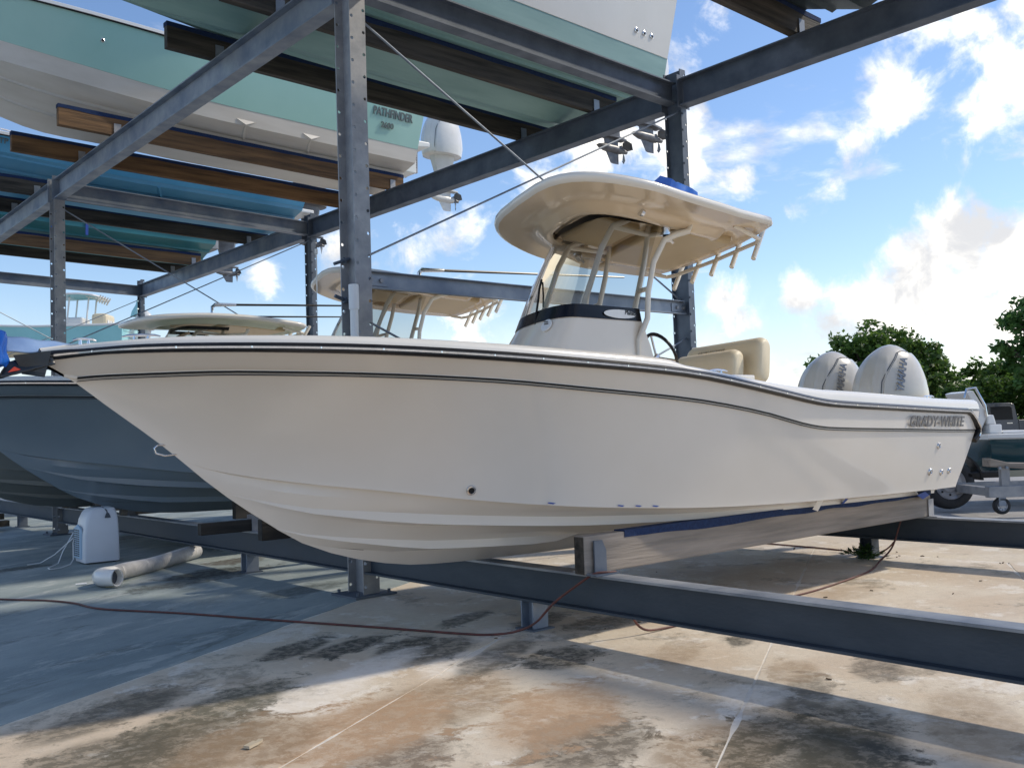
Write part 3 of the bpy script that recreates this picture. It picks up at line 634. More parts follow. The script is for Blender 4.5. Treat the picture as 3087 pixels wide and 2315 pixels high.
def outboard(t, x, y, zb, mat, lettering=None, ztop=2.16, turn=0, simple=False, low=True, name='outboard_engine'):
    # lofted cowl, pointed at the crown, ribbed; gearcase with skeg and propeller below
    H = ztop-zb
    PF = [0,.03,.18,.36,.5,.62,.72,.81,.88,.94,.98,1.0]; PR = [.95,1,1.03,1.0,.94,.86,.765,.64,.50,.34,.19,.03]
    def skin(f, a, off=0):
        k = itp(f, PF, PR)*.91; ca, sa = cos(a), sin(a); e = .86
        rib = .013*sin(min(1,f*1.15)*pi)*max(0, cos(a*14))**6 if off == 0 and f < .97 else 0
        px = ((.42 if ca < 0 else .43)*k+off+rib)*abs(ca)**e*(1 if ca > 0 else -1); py = (.325*k+off+rib)*abs(sa)**e*(1 if sa > 0 else -1)
        ct, st = cos(turn), sin(turn); px += -.05*f+.07*f*f
        return (x+px*ct-py*st, y+px*st+py*ct, zb+H*f+off*.3)
    m = MB(); na = 84 if not simple else 20
    m.loft([[skin(f, 2*pi*k/na) for k in range(na)] for f in (0,.03,.1,.18,.27,.36,.43,.5,.56,.62,.67,.72,.77,.81,.85,.88,.91,.94,.96,.98,1)], cap0=True, cap1=True); o = m.build(name, mat, t, smooth=True, ang=60)
    if not simple:
        for s in (-1, 1):                                            # smooth side panel that stands proud of the ribbed cowl
            def A(f, q): a0 = 1.23*pi+.06*pi*f+.30*pi*max(0,f-.45)**1.4*2; a = a0+(1.97*pi-a0)*q; return a if s < 0 else 2*pi-a
            FS = [.0,.15,.3,.45,.58,.68,.76,.82,.855]; m = MB(); RR = []
            for f in FS: RR.append([skin(f, A(f,q), .016 if 0 < q < 1 else -.01) for q in (0,.02,.1,.2,.35,.5,.65,.8,.9,1)])
            RR.append([skin(.875, A(.855,q), -.01) for q in (0,.02,.1,.2,.35,.5,.65,.8,.9,1)])
            m.loft(RR, closed=False); m.build('cowl_side_panel', mat, o, smooth=True, ang=35)
            m = MB(); m.tube([skin(f, A(f,-.02), .004) for f in (.0,.15,.3,.45,.58,.68,.76,.82,.86)]+[skin(.885, A(.87,q), .004) for q in (.1,.3,.5)], .005, 6); m.build('cowl_seam', engine_dark, o)
        if lettering:
            p0, p1 = Vector(skin(.30, 1.40*pi, .02)), Vector(skin(.72, 1.47*pi, .02)); c0 = Vector(skin(.535, 1.44*pi, .026)); q0 = Vector(skin(.535, 1.37*pi, .02)); q1 = Vector(skin(.535, 1.51*pi, .02))
            text('lettering', lettering, .115, letter_m, o, frame(c0, p1-p0, q0-q1), .004, sx=.80)
    if low:
        m = MB(); m.loft([[(x+a*fx+ox, y+b*fy, z_) for a,b in ((-1,-.5),(-.3,-1),(.6,-1),(1,0),(.6,1),(-.3,1),(-1,.5))] for z_, fx, fy, ox in ((zb+.02,.26,.16,.02),(zb-.25,.2,.12,.04),(zb-.5,.17,.07,.06),(zb-.62,.2,.05,.06))], cap0=True, cap1=True)
        m.loft([[(x+a*.28+.05, y+b*.10, z_) for a,b in ((-1,0),(-.6,-.6),(.2,-1),(1,-.6),(1,.6),(.2,1),(-.6,.6))] for z_ in (zb-.62,zb-.645)], cap0=True, cap1=True)
        m.loft([[(x+.05+px, y+r*cos(2*pi*k/12), zb-.80+r*sin(2*pi*k/12)) for k in range(12)] for px, r in ((-.32,.004),(-.26,.035),(-.15,.06),(.05,.068),(.2,.055))], cap0=True, cap1=True)
        m.loft([[(x+.05+px*f+o_, y+sx*.016, z_) for px, sx in ((-.17,0),(-.05,-1),(.15,0),(-.05,1))] for z_, f, o_ in ((zb-.64,1,0),(zb-.85,.9,.02),(zb-1.02,.55,.07))], cap0=True, cap1=True)
        g = m.build('gearcase', mat if simple else engine_white, o, smooth=True, ang=40)
        m = MB(); c = Vector((x+.31,y,zb-.80)); m.tube([c-Vector((.07,0,0)),c+Vector((.07,0,0))], [.045,.03], 10)
        for k in range(3):
            a = 2*pi*k/3+.4; d = Vector((0,cos(a),sin(a))); e = Vector((0,-sin(a),cos(a)))
            V = [c+d*.04+e*-.02+Vector((-.04,0,0)),c+d*.04+e*.03+Vector((.04,0,0)),c+d*.12+e*.09+Vector((.05,0,0)),c+d*.185+e*.03+Vector((.01,0,0)),c+d*.17+e*-.05+Vector((-.04,0,0)),c+d*.1+e*-.06+Vector((-.06,0,0))]
            m.add(V+[v+Vector((.006,0,0)) for v in V], [(0,1,2,3,4,5),(11,10,9,8,7,6)]+[(i,(i+1)%6,6+(i+1)%6,6+i) for i in range(6)])
        m.build('propeller', engine_silver, o)
    return o
def console_set(t, dx=0, dz=0, band=True, white=gel_deck):
    # console body: front is rounded in plan and raked
    def U(xf, xc, hw, xr, z, n=9):
        P = [(xr,-hw,z)]
        for i in range(n+1):
            a = -pi/2+pi*i/n; P.append((xc-(xc-xf)*cos(a)**.9 if abs(cos(a)) > 1e-6 else xc, hw*(abs(sin(a))**.75)*(1 if sin(a) > 0 else -1), z))
        P.append((xr,hw,z)); return [(x+dx,y,z_+dz) for x,y,z_ in P]
    m = MB(); m.loft([U(-.40,.1,.52,1.40,1.0),U(-.04,.30,.485,1.27,1.85),U(.10,.37,.475,1.22,2.02),U(.25,.455,.465,1.14,2.2),U(.29,.48,.455,1.11,2.28),U(.38,.54,.40,1.08,2.30)], closed=True, cap1=True)
    c = m.build('console', white, t, smooth=True, ang=50)
    m = MB(); n1 = .012
    G0, G1 = U(.243,.45,.472,1.135,2.20), U(.295,.49,.462,1.12,2.30)
    m.loft([G0,G1,[(x+n1,y*.97,z) for x,y,z in G1],[(x+n1,y*.97,z) for x,y,z in G0]], closed=False)
    m.build('black_band', black_gloss, c, smooth=True, ang=50)
    m = MB(); T0, T1 = U(.298,.493,.461,1.122,2.303), U(.72,.85,.43,1.42,2.99)
    RR = [T0]+[[tuple(Vector(a).lerp(Vector(b), k/6)+Vector((-.02*sin(pi*k/6),0,0))) for a, b in zip(T0, T1)] for k in range(1, 7)]
    m.loft(RR, closed=False); m.build('windshield', acrylic, t, smooth=True, ang=80)
    m = MB(); T2 = [(x+.02,y*.99,z+.05) for x,y,z in T1]; m.loft([T1,T2,[(x+.012,y*.96,z) for x,y,z in T2],[(x+.012,y*.96,z) for x,y,z in T1]], closed=False); m.build('windshield_gasket', black_rub, t, smooth=True, ang=50)
    for s in (-1, 1):
        for p in ([(.50,.36*s,1.9),(.60,.36*s,2.34),(.80,.36*s,2.76),(.93,.36*s,2.94),(1.12,.36*s,3.02)],[(1.14,.32*s,1.9),(1.19,.31*s,2.33),(1.32,.31*s,2.7),(1.40,.31*s,3.02)]):
            m = MB(); m.tube([(x+dx,y,z+dz) for x,y,z in p], .026, 10); m.build('support_pipe', pipe_mat, t, smooth=True)
        m = MB(); m.tube([(x+dx,y,z+dz) for x,y,z in ((1.05,.47*s,1.4),(1.08,.48*s,2.05),(1.12,.50*s,2.13),(1.17,.51*s,2.22),(1.19,.51*s,2.42),(1.26,.52*s,2.66),(1.38,.54*s,2.84),(1.50,.56*s,2.89),(1.64,.58*s,2.93),(1.68,.58*s,3.0))], .026, 10); m.build('support_pipe', pipe_mat, t, smooth=True)
        m = MB(); m.tube([(1.24+dx,.31*s,2.47+dz),(1.19+dx,.51*s,2.45+dz)], .02, 8); m.build('cross_pipe', pipe_mat, t, smooth=True)
        m = MB(); m.tube([(x+dx,y,z+dz) for x,y,z in ((.94,.36*s,2.94),(1.38,.32*s,2.93),(1.64,.58*s,2.93))], .02, 8); m.build('cross_pipe', pipe_mat, t, smooth=True)
    return c

def warp_parts(objs, sk, ro, z0=1.9):      # the deck fittings stand slightly askew on this boat
    for o in objs:
        if o.type == 'MESH': o.data.transform(Matrix(((1,sk,0,0),(0,1,0,0),(0,-ro,1,0),(0,0,0,1))))
# ------------------------------------------------------------------ the cream boat in front
YK = -2.05
boat = thing('center_console_boat', 'large cream centre console boat with hardtop and twin engines in front', 'boat', (0,YK,0), 'centre console boats on the ground rack')
make_hull(boat, gel_cream, gel_cream)
_b = set(bpy.data.objects); console_set(boat, white=gel_warm)
warp_parts([o for o in bpy.data.objects if o not in _b], .316, .03)
HT, HZc = hardtop(boat, .15, 2.44, .985, 3.126, slope=-.138, crown=-.05, warp=(.316, .065))
for (x, z, r) in ((-.87,1.045,.033),(4.22,1.14,.032),(4.12,.905,.035),(4.36,.888,.031),(4.52,.893,.031)): fitting(boat, x, z, r)
m = MB()                                                            # bow eye
kz = 1.375; m.tube([(-2.545,0,1.39),(-2.585,-.003,1.392),(-2.61,-.006,1.375),(-2.60,-.006,1.345),(-2.55,-.003,1.33),(-2.48,0,1.335)], .006, 8); m.build('bow_eye', chrome, boat, smooth=True)
text('lettering', 'GRADY-WHITE', .135, letter_m, boat, frame((4.11,-1.243,1.362),(1,.035,-.018),(.02,-.2,1)), .003, sx=1.22)
m = MB(); b, z = sheer(.72); cleat(boat, 1.05, -1.12, sheer(1.05)[1]+.06); cleat(boat, -2.72, -.14, 1.955, .10, -.5); cleat(boat, 4.35, -1.05, 1.57, .1); cleat(boat, -2.98, -.02, 1.935, .06)
m = MB(); m.box((1.22,-1.12,1.70),(1.5,-1.02,1.765)); m.build('gunwale_hatch', gel_deck, boat, bevel=.01)
# blue masking tape left on the chine and transom corner
def tape(pts, nm='tape_strip', mat=tape_m): 
    m = MB(); n = len(pts); m.add(pts+[(x,y+.002,z) for x,y,z in pts], [tuple(range(n)), tuple(range(2*n-1,n-1,-1))]+[(i,(i+1)%n,n+(i+1)%n,n+i) for i in range(n)]); m.build(nm, mat, boat)
def chp(x, dz, o=.012): b, z = chine(x); return (x, -(b+o), z+dz)
for x in (-.37,.17,.32,.47): tape([chp(x,-.004),chp(x+.04,-.008),chp(x+.06,.0),chp(x+.01,.003)])
tape([(2.95,-.98,.755),(3.02,-.975,.755),(3.03,-.90,.69),(2.98,-.90,.685)]); tape([(4.72,-1.082,.965),(4.86,-1.082,.962),(4.86,-1.082,.988),(4.71,-1.082,.992)])
tape([(2.45,-1.0,.75),(2.56,-.99,.75),(2.53,-.95,.66),(2.47,-.94,.68)], 'torn_tape', gun_m); tape([(4.2,-.96,.68),(4.4,-.94,.70),(4.5,-.93,.66),(4.36,-.935,.63)], 'tape_strip')
# steering wheel, seats
_c = set(bpy.data.objects)
m = MB(); c = Vector((1.66,-.10,2.02)); ax = Vector((.8,0,.6)); u = Vector((0,1,0)); w = ax.cross(u)
m.tube([c+(u*cos(a)+w*sin(a))*.19 for a in [2*pi*k/28 for k in range(29)]], .016, 8); sw = m.build('steering_wheel', black_rub, boat, smooth=True)
m = MB()
for k in range(3): a = pi/2+2*pi*k/3; m.tube([c-ax*.07,c+(u*cos(a)+w*sin(a))*.185-ax*.005], .012, 6)
m.tube([c-ax*.25,c-ax*.05], .03, 8); m.build('spokes', chrome, sw, smooth=True)
def cushion(nm, par, x0, x1, w, z0, z1, lean, r_=.06, n=5):
    m = MB(); R = []
    def rr_(a, b, c, d, y):
        P = []; r = min(r_, (b-a)/2-.004, (d-c)/2-.004)
        for cx, cy, s in ((b-r,d-r,0),(a+r,d-r,pi/2),(a+r,c+r,pi),(b-r,c+r,1.5*pi)):
            for k in range(n): q = s+pi/2*k/(n-1); P.append((cx+r*cos(q)+lean*((cy+r*sin(q))-c), y, cy+r*sin(q)))
        return P
    for y, i in ((-w,.075),(-w+.010,.045),(-w+.03,.018),(-w+.075,0),(w-.075,0),(w-.03,.018),(w-.010,.045),(w,.075)): R.append(rr_(x0+i*.7,x1-i*.7,z0+i*.7,z1-i*.7,y))
    m.loft(R, cap0=True, cap1=True); return m.build(nm, vinyl, par, smooth=True, ang=60)
_b = set(bpy.data.objects)
seat = cushion('helm_seat', boat, 2.26, 2.46, .45, 1.72, 2.045, .1, .085)
for s in (-1,1):
    m = MB(); m.tube([(2.25,s*.35,1.0),(2.3,s*.35,1.5),(2.34,s*.35,1.74)], .024, 8); m.build('seat_post', pipe_mat, seat, smooth=True)
rest = cushion('stern_backrest', boat, 2.52, 2.73, .55, 1.74, 2.15, .12, .09)
text('backrest_lettering', 'GRADY-WHITE', .06, M('embossed_vinyl', (.45,.39,.29)), rest, frame((2.553,.12,2.06),(0,-1,0),(.12,0,1)), .004); 
m = MB(); m.tube([(2.66,-.3,1.3),(2.66,-.3,1.76)], .03, 8); m.tube([(2.66,.3,1.3),(2.66,.3,1.76)], .03, 8); m.build('seat_post', pipe_mat, rest)
warp_parts([o for o in bpy.data.objects if o not in _c], .316, .0)
# engines
for y, ex in ((-.27,5.10), (.51,5.26)): outboard(boat, ex, y, 1.46, engine_mat, 'YAMAHA', 2.19, turn=radians(-20))
m = MB(); m.box((4.86,-.62,.95),(5.05,.62,1.42)); m.build('engine_bracket', gel_deck, boat, bevel=.02)
# hardtop lights, console emblem, speaker grille, lanyard
for x, y in ((1.28,-.50),(1.28,.50)):
    m = MB(); z = HZc(x)-.03; m.tube([(x,y,z+.02),(x,y,z-.04)], .036, 12); m.tube([(x,y,z-.04),(x,y,z-.06)], .045, 12); m.tube([(x+.01,y,z-.06),(x+.03,y,z-.11)], [.04,.016], 10); m.tube([(x-.02,y-.02,z-.07),(x+.05,y-.03,z-.12)], .012, 6); m.build('spotlight', chrome, HT, smooth=True)
m = MB(); m.tube([(-.03+.9,-.6,HZc(.9)-.005),(.9,-.6,HZc(.9)-.012)], .03, 12); m.build('dome_light', chrome, HT)
_b = set(bpy.data.objects)
def side_pt(u, v): return Vector((.68+.42*u, -.4765, 2.205+.09*v))
m = MB()
for a, b in (((.0,.9),(.25,1.05)),): pass
pts = [side_pt(.5+.42*cos(a), .42+.36*sin(a)) for a in [2*pi*k/24 for k in range(24)]]
m.loft([pts,[p+Vector((0,-.004,0)) for p in pts]], cap1=True)
m.build('fish_emblem', gun_m, boat)
text('emblem_lettering', 'Pishka', .05, black_gloss, boat, frame((1.0,-.4825,2.255),(1,0,-.05),(0,0,1)), .001, shear=.2)
m = MB(); q = Vector((.36,-.47,2.10)); nn = Vector((-.55,-.8,.25)).normalized()
p0 = Vector((.245,-.30,2.146)); nn = Vector((-.80,-.25,.58)).normalized(); p0 = p0+nn*.004; m.disc(p0, nn, .055, 16, .012); sp = m.build('speaker_grille', gun_m, boat)
m = MB()
for k in range(4): m.obox(p0+nn*.0125+Vector((0,0,-.02+.014*k)), nn*.001, Vector((0,0,1)).cross(nn)*.028, (0,0,.003))
m.build('grille_slot', hole_dark, sp)
m = MB(); m.tube([(.40,.02,2.56),(.36,.0,2.48),(.33,-.03,2.40),(.29,-.06,2.30),(.25,-.10,2.18),(.22,-.16,2.12),(.24,-.2,2.06)], .011, 6); m.tube([(.41,.02,2.54),(.37,-.05,2.42),(.34,-.09,2.33)], .008, 6); m.build('wiper_arm', black_rub, boat)
warp_parts([o for o in bpy.data.objects if o not in _b], .316, .03)
# blue towel folded on top of the hardtop
m = MB(); R = []
for i in range(13):
    x = -.17+.34*i/12; R.append([(x, -.09+.02*noise.noise(Vector((x*9,0,0))), .0),(x,-.10,.05+.03*noise.noise(Vector((x*9,3,0)))),(x,0,.095+.035*noise.noise(Vector((x*9,5,0)))),(x,.09,.06+.02*noise.noise(Vector((x*6,8,0)))),(x,.10,.0)])
m.loft(R, cap0=True, cap1=True); o = m.build('towel', tarp_b, None, smooth=True, loc=(.98,YK-.84,HZc(1.25)+.118)); o.rotation_euler = (0,.06,.1); tag(o, 'folded blue towel lying on top of the cream hardtop', 'towel')
# bow wrapping: black pad, blue tarp and pale plastic sheet
def cloth(nm, fn, nu, nv, mat, loc=(0,0,0)):
    m = MB(); V = [fn(i/nu, j/nv) for i in range(nu+1) for j in range(nv+1)]
    m.add(V, [(i*(nv+1)+j,(i+1)*(nv+1)+j,(i+1)*(nv+1)+j+1,i*(nv+1)+j+1) for i in range(nu) for j in range(nv)])
    o = m.build(nm, mat, None, smooth=True, loc=loc, ang=70); sdm = o.modifiers.new('thick','SOLIDIFY'); sdm.thickness = .006; return o
def pad(u, v):
    a = (v-.5)*2; r = .03+.075*u**.8; x = -3.345+.185*u-.05*abs(a)*(1-u)
    return (x, YK+a*(.035+.10*u), 1.845+.03*u+.035*(1-a*a)*u-(.085*(1-u*.45))*abs(a)**1.3 + .008*noise.noise(Vector((u*5,v*6,1))))
o = cloth('bow_pad', pad, 14, 12, pad_m); tag(o, 'black vinyl pad wrapped round the bow tip of the cream boat', 'pad')
m = MB(); m.loft([[(-3.335+.16*q,YK-.04-.085*q,1.875+.02*q),(-3.30+.10*q,YK-.045-.07*q,1.80-.02*q),(-3.29+.11*q,YK-.02,1.78-.015*q),(-3.31+.12*q,YK+.03,1.86)] for q in (0,.4,.75,1)], cap0=True, cap1=True); fl = m.build('pad_flap', pad_m, o, smooth=True, ang=30)
def tarp(u, v):
    a = 2*pi*v; r = .05+.010*sin(a*5+u*3)+.012*u
    return (-3.405+.9*r*cos(a)+.006*sin(u*9), YK+.02+r*sin(a), 2.0-.18*u+.006*sin(a*3))
o = cloth('tarp_bundle', tarp, 10, 40, tarp_b); tag(o, 'bright blue tarp bundle hanging ahead of the boat bow', 'tarp')
def sheet_(u, v):
    return (-3.36+.52*u, YK+.07+.10*(v-.5)+.004*sin(u*18)*v, 1.90+(.095-.05*u)*v+.003*sin(u*22+v*3))
o = cloth('plastic_sheet', sheet_, 26, 8, tarp_l); tag(o, 'pale blue plastic sheet draped over the bow rail behind the black pad', 'plastic sheet')
m = MB(); m.add([(-3.335,YK-.06,1.815),(-3.30,YK-.06,1.80),(-3.365,YK-.06,1.785),(-3.335,YK-.055,1.815),(-3.30,YK-.055,1.80),(-3.365,YK-.055,1.785)], [(0,1,2),(5,4,3),(0,3,4,1),(1,4,5,2),(2,5,3,0)]); tag(m.build('red_flag', red_m), 'small red rag sticking out below the black bow pad', 'rag')

# ------------------------------------------------------------------ the two grey boats behind it
def grey_boat(y, s, dx, top, label, tt, under, rods=True, **tw):
    t = thing('center_console_boat', label, 'boat', (dx,y,0), 'centre console boats on the ground rack'); t.scale = (s,s,s)
    t.location.z = .48-.49*s
    make_hull(t, top, top)
    tx, tz = tt
    console_set(t, tx, tz); h, zc = hardtop(t, .0+tx, 2.7, .95, 3.06+tz, under=under, **tw)
    outboard(t, 5.12, 0, 1.45, engine_mat, None, 2.1)
    for (px, py, L) in ((1.0,-.8,3.4),(1.0,.8,3.4)):
        if not rods: break
        z = zc(px+tx)+.07
        m = MB(); m.tube([(px+tx,py,z),(px+tx,py,z+.09),(px+tx+.05,py,z+.13),(px+tx+.38,py,z+.15)], [.03,.025,.03,.022], 8); b = m.build('outrigger_base', chrome, h, smooth=True)
        m = MB(); m.tube([(px+tx+.3,py,z+.145),(px+tx+.3+L,py*1.05,z+.32)], [.02,.012], 6); m.build('outrigger_pole', black_rub, b, smooth=True)
    return t, h, zc
b2, h2, z2 = grey_boat(4.8, 1.16, .95, slate, 'dark slate grey boat behind the cream bow, outriggers folded on its hardtop', (1.15,.18), gel_bounce_tan, slope=-.138, crown=-.05, warp=(.316, .05))
m = MB(); m.tube([(1.0,-.3,3.03),(1.0,-.3,3.5)], .008, 6); m.tube([(1.0,-.3,3.5),(1.0,-.3,3.56)], .02, 8); m.build('antenna', gun_m, h2)
b3, h3, z3 = grey_boat(7.75, 1.04, .45, slate2, 'olive grey boat third along the ground rack with a pale green hardtop', (.15,.10), M('pale_green_underside', (.42,.47,.36), (.38,.43,.33), 2, .3))
# ------------------------------------------------------------------ boats on the upper rack and further off
def skiff_hull(t, Ln, half, zc, zb, zs, bow, top, bot, deckm=gun_m, railm=black_rub, n=30, dead_split=True):
    # local frame: x = 0 at the transom, bow towards -x; z = 0 at the keel
    def S(u):
        x = -Ln*(1-u)
        kz = bow*max(0, 1-u/.36)**2.0; f = min(1, u/.62); bc = half*.86*sin(f*pi/2)**.9 if u > .03 else 0
        fs = min(1, (u+.012)/.55); bs = half*sin(fs*pi/2)**.62; lift = max(0, .6-u)/.6
        cz = max(kz, zc+lift**1.6*bow*.42); sz = zs+lift**1.5*.32; mz = max(cz+.02, zb+lift**1.6*bow*.42)
        bc = min(bc, bs)
        P = [(0,kz)]
        for r, h in ((.36,.04),(.70,.04)):
            a = min(1, max(0, (u-.12)/.25)); P += [(bc*(r-.05),kz+(cz-kz)*(r-.05)),(bc*r,kz+(cz-kz)*r-h*a),(bc*(r+.005),kz+(cz-kz)*r+.004)]
        P += [(bc,cz-.01),(bc+.005,cz+.02)]
        bm_ = bc+(bs-bc)*((mz-cz)/(sz-cz))
        P.append((bm_*.995,mz)); P.append((bm_,mz+.002))
        for k in range(1,5): q = k/4; P.append((bm_+(bs-bm_)*q-.03*sin(pi*q)*lift, mz+.002+(sz-mz)*q))
        return x, P
    US = [i/n for i in range(n+1)]
    m = MB()
    for s in (-1, 1):
        R = []
        for u in US: x, P = S(u); R.append([(x+(.10*z if u > .999 else 0), s*b, z) for b, z in P])
        m.loft(R, closed=False)
    x, P = S(1); m.add([(x+.10*z,-b,z) for b,z in P]+[(x+.10*z,b,z) for b,z in reversed(P)], [tuple(range(2*len(P)))])
    o = m.build('hull', [top, bot], t, smooth=True, ang=22); q = len(P)-1
    mi = [1 if (i % q) < 9 and i < 2*q*n else 0 for i in range(len(o.data.polygons))]; o.data.polygons.foreach_set('material_index', mi)
    m = MB()
    for s in (-1, 1):
        R = []
        for u in US: x, P = S(u); b, z = P[-1]; R.append([(x+(.10*z if u > .999 else 0),s*bb,zz_) for bb,zz_ in ((b,z-.01),(b+.025,z+.005),(b+.025,z+.045),(b-.02,z+.07),(max(0,b-.22),z+.075),(max(0,b-.24),z-.2 if u > .3 else z+.08),(0,z-.2 if u > .3 else z+.10))])
        m.loft(R, closed=False)
    d = m.build('deck', deckm, t, smooth=True, ang=40)
    m = MB()
    for s in (-1, 1): m.tube([(S(u)[0]+(.10*S(u)[1][-1][1] if u > .999 else 0), s*(S(u)[1][-1][0]+.012), S(u)[1][-1][1]-.005) for u in US], .014, 6)
    m.build('rub_rail', railm, t, smooth=True)
    return S
PITCH = atan2(BT-ST, DX)
def upper(name, label, y, xt, zk, Ln, half, zc, zb, zs, bow, top, bot, deckm=gun_m, railm=black_rub):
    t = thing(name, label, 'boat', (xt,y,zk), 'boats on the upper rack'); t.rotation_euler = (0, PITCH, 0)
    return t, skiff_hull(t, Ln, half, zc, zb, zs, bow, top, bot, deckm, railm)
def rings(t, pts, r=.03):
    for p in pts:
        p = Vector(p); m = MB(); m.loft([[p+Vector((a*cos(q),d,a*sin(q))) for q in [2*pi*k/14 for k in range(14)]] for a, d in ((r,.01),(r,-.008),(r*.7,-.012),(r*.6,0))]); o = m.build('through_hull_fitting', chrome, t, smooth=True)
        m = MB(); m.disc(p+Vector((0,.002,0)), (0,-1,0), r*.62, 12, .003); m.build('drain_hole', hole_dark, o)
# white and green boat straight above, whose stern overhangs the steel cross beam
u1, S1 = upper('racked_boat', 'white topped boat with grey green bottom, three drain rings near its stern', 2.1, 5.42, 5.64, 10.2, 1.40, .38, .74, 1.65, 1.3, gel_deck, green_bottom)
rings(u1, [(-.58,-1.292,.95),(-.43,-1.292,.95),(-.28,-1.292,.95)], .036)
m = MB(); m.loft([[(-.95+a*.11,-.52+b*.05,z_) for a,b in ((-1,-.6),(0,-1),(1,-.8),(1,.8),(0,1),(-1,.6))] for z_ in (.19,.085)], cap0=True, cap1=True); m.build('transducer', black_rub, u1, bevel=.01)
for y in (-.42, .28): outboard(u1, .52, y, .78, engine_white, None, 1.75, simple=False)
m = MB(); m.box((.1,-.75,.25),(.32,.75,.95)); m.build('engine_bracket', engine_dark, u1, bevel=.03)
for o in u1.children:
    if o.name.startswith('outboard'):
        for c in o.children:
            if c.name.startswith('gearcase'): c.data.materials[0] = engine_silver
# seafoam bay boat
u2, S2 = upper('racked_boat', 'seafoam green bay boat with white stepped bottom and white outboard on the upper rack', 7.05, 4.86, 5.70, 8.4, 1.28, .36, .58, 1.30, 1.75, seafoam, bottom_white, gun_m)
for x in (-3.05,-1.95):                                              # vent steps moulded in the bottom
    for s in (-1,1):
        m = MB(); R = []
        for k in range(9):
            q = k/8; b = 1.12-.75*q; z = .44-.30*q; xx = x+.34*q**1.5; w = .15*(1-q)+.02; hgt = .075*(1-q*.6)
            R.append([(xx-w,s*b,z-.01),(xx-w*.15,s*(b+.02),z-.01-hgt),(xx+w*.8,s*b,z-.012)])
        m.loft(R, closed=True, cap0=True, cap1=True); m.build('bottom_step', bottom_white, u2, smooth=True, ang=50)
text('lettering', 'PATHFINDER', .19, letter_g, u2, frame((-.50,-1.238,1.04),(1,0,-.0),(.0,-.10,1)), .006, sx=.70)
text('lettering', '2600', .13, letter_g, u2, frame((-.60,-1.212,.84),(1,0,0),(0,-.10,1)), .006, sx=.95)
m = MB(); m.loft([[(-5.4+a,s_,1.32+z_) for a, z_ in ((0,0),(2.0,0),(1.9,.10),(.4,.12))] for s_ in (-.75,.75)], cap0=True, cap1=True); m.build('foredeck_hatch', gun_m, u2, bevel=.03)
rings(u2, [(-5.2,-1.23,1.05)], .03)
m = MB(); m.box((.20,-.30,.45),(.62,.30,1.0)); m.loft([[(a,-.55,z_) for a,z_ in ((.12,.80),(.75,.90),(.75,.99),(.14,.97))],[(a,.55,z_) for a,z_ in ((.12,.80),(.75,.90),(.75,.99),(.14,.97))]], cap0=True, cap1=True); m.build('engine_bracket', gun_m, u2, bevel=.02)
m = MB(); m.box((.66,-.2,.5),(.72,-.14,1.9)); m.box((.66,.14,.5),(.72,.2,1.9)); jp = m.build('jack_plate', galv_l, u2)
m = MB()
for k in range(26): m.disc((.69,-.2,.6+k*.045), (0,-1,0), .008, 6, .003)
m.build('plate_hole', hole_dark, jp)['kind'] = 'stuff'
outboard(u2, 1.42, 0, .98, engine_white, None, 1.95)
# blue boat
u3, S3 = upper('racked_boat', 'bright blue bay boat on the upper rack beyond the seafoam one', 11.05, 4.9, 5.70, 8.2, 1.22, .34, .40, .66, 1.15, blue_gel, M('light_blue_bottom', (.14,.38,.58), (.10,.33,.53), 1.5, .4))
for s in (-1,1):
    m = MB(); m.tube([(-6.4,s*.7,1.3),(-6.2,s*.85,1.52),(-5,s*1.02,1.5),(-4.0,s*1.08,1.42),(-3.7,s*1.1,1.0)], .018, 8); m.tube([(-5.1,s*1.0,1.0),(-5.1,s*1.0,1.5)], .016, 8); m.build('bow_rail', chrome, u3, smooth=True)
m = MB()
for k in range(7):
    q = k/6; b = 1.0-.5*q; m.cur = 0
R = [[(-2.9+.3*(k/6)-.07*(1-k/6),-(1.03-.6*k/6),.35-.2*k/6),(-2.9+.3*k/6,-(1.06-.6*k/6),.30-.2*k/6),(-2.9+.3*k/6+.07*(1-k/6)+.01,-(1.03-.6*k/6),.35-.2*k/6)] for k in range(7)]
m = MB(); m.loft(R, cap0=True, cap1=True); m.build('bottom_step', MATS['light_blue_bottom'], u3, smooth=True)
_x, _P = S3(.33); text('hull_number', 'TP', .13, letter_g, u3, frame((_x,-_P[-2][0]-.006,_P[-2][1]-.03),(1,-.16,0),(0,-.3,1)), .004)
m = MB(); m.box((.1,-.6,.42),(.55,.6,.5)); m.build('swim_platform', gun_m, u3, bevel=.02); outboard(u3, .75, 0, .72, engine_dark, None, 1.55)
# teal boat
u4, S4 = upper('racked_boat', 'dark teal boat on the upper rack, farthest of the four above the bows', 15.4, 4.95, 5.70, 8.0, 1.22, .38, .44, 1.0, 1.25, teal_gel, teal_gel)
for dx, h in ((-3.6,.6),(-2.9,.35)): m = MB(); m.box((dx-.03,-1.085,.20),(dx+.03,-1.08,.20+h)); m.build('tape_strip', tape_m, u4)
m = MB(); m.box((.12,-.4,.4),(.4,.4,.8)); m.build('engine_bracket', galv_l, u4, bevel=.02)
outboard(u4, .75, 0, .72, engine_dark, None, 1.6)
for o in list(u4.children)+list(u3.children):
    for c in o.children:
        if c.name.startswith('gearcase'): c.data.materials[0] = engine_silver
# boat at upper right, only the dark underside shows
u5, S5 = upper('racked_boat', 'boat with dark underside at the upper right, above the empty bay', -2.48, 4.7, 5.66, 8.2, 1.25, .40, .5, 1.2, 1.3, teal_gel, M('dark_bottom', (.05,.075,.075), (.035,.05,.055), 2, .5))
rings(u5, [(-.5,-1.0,.56)], .03)
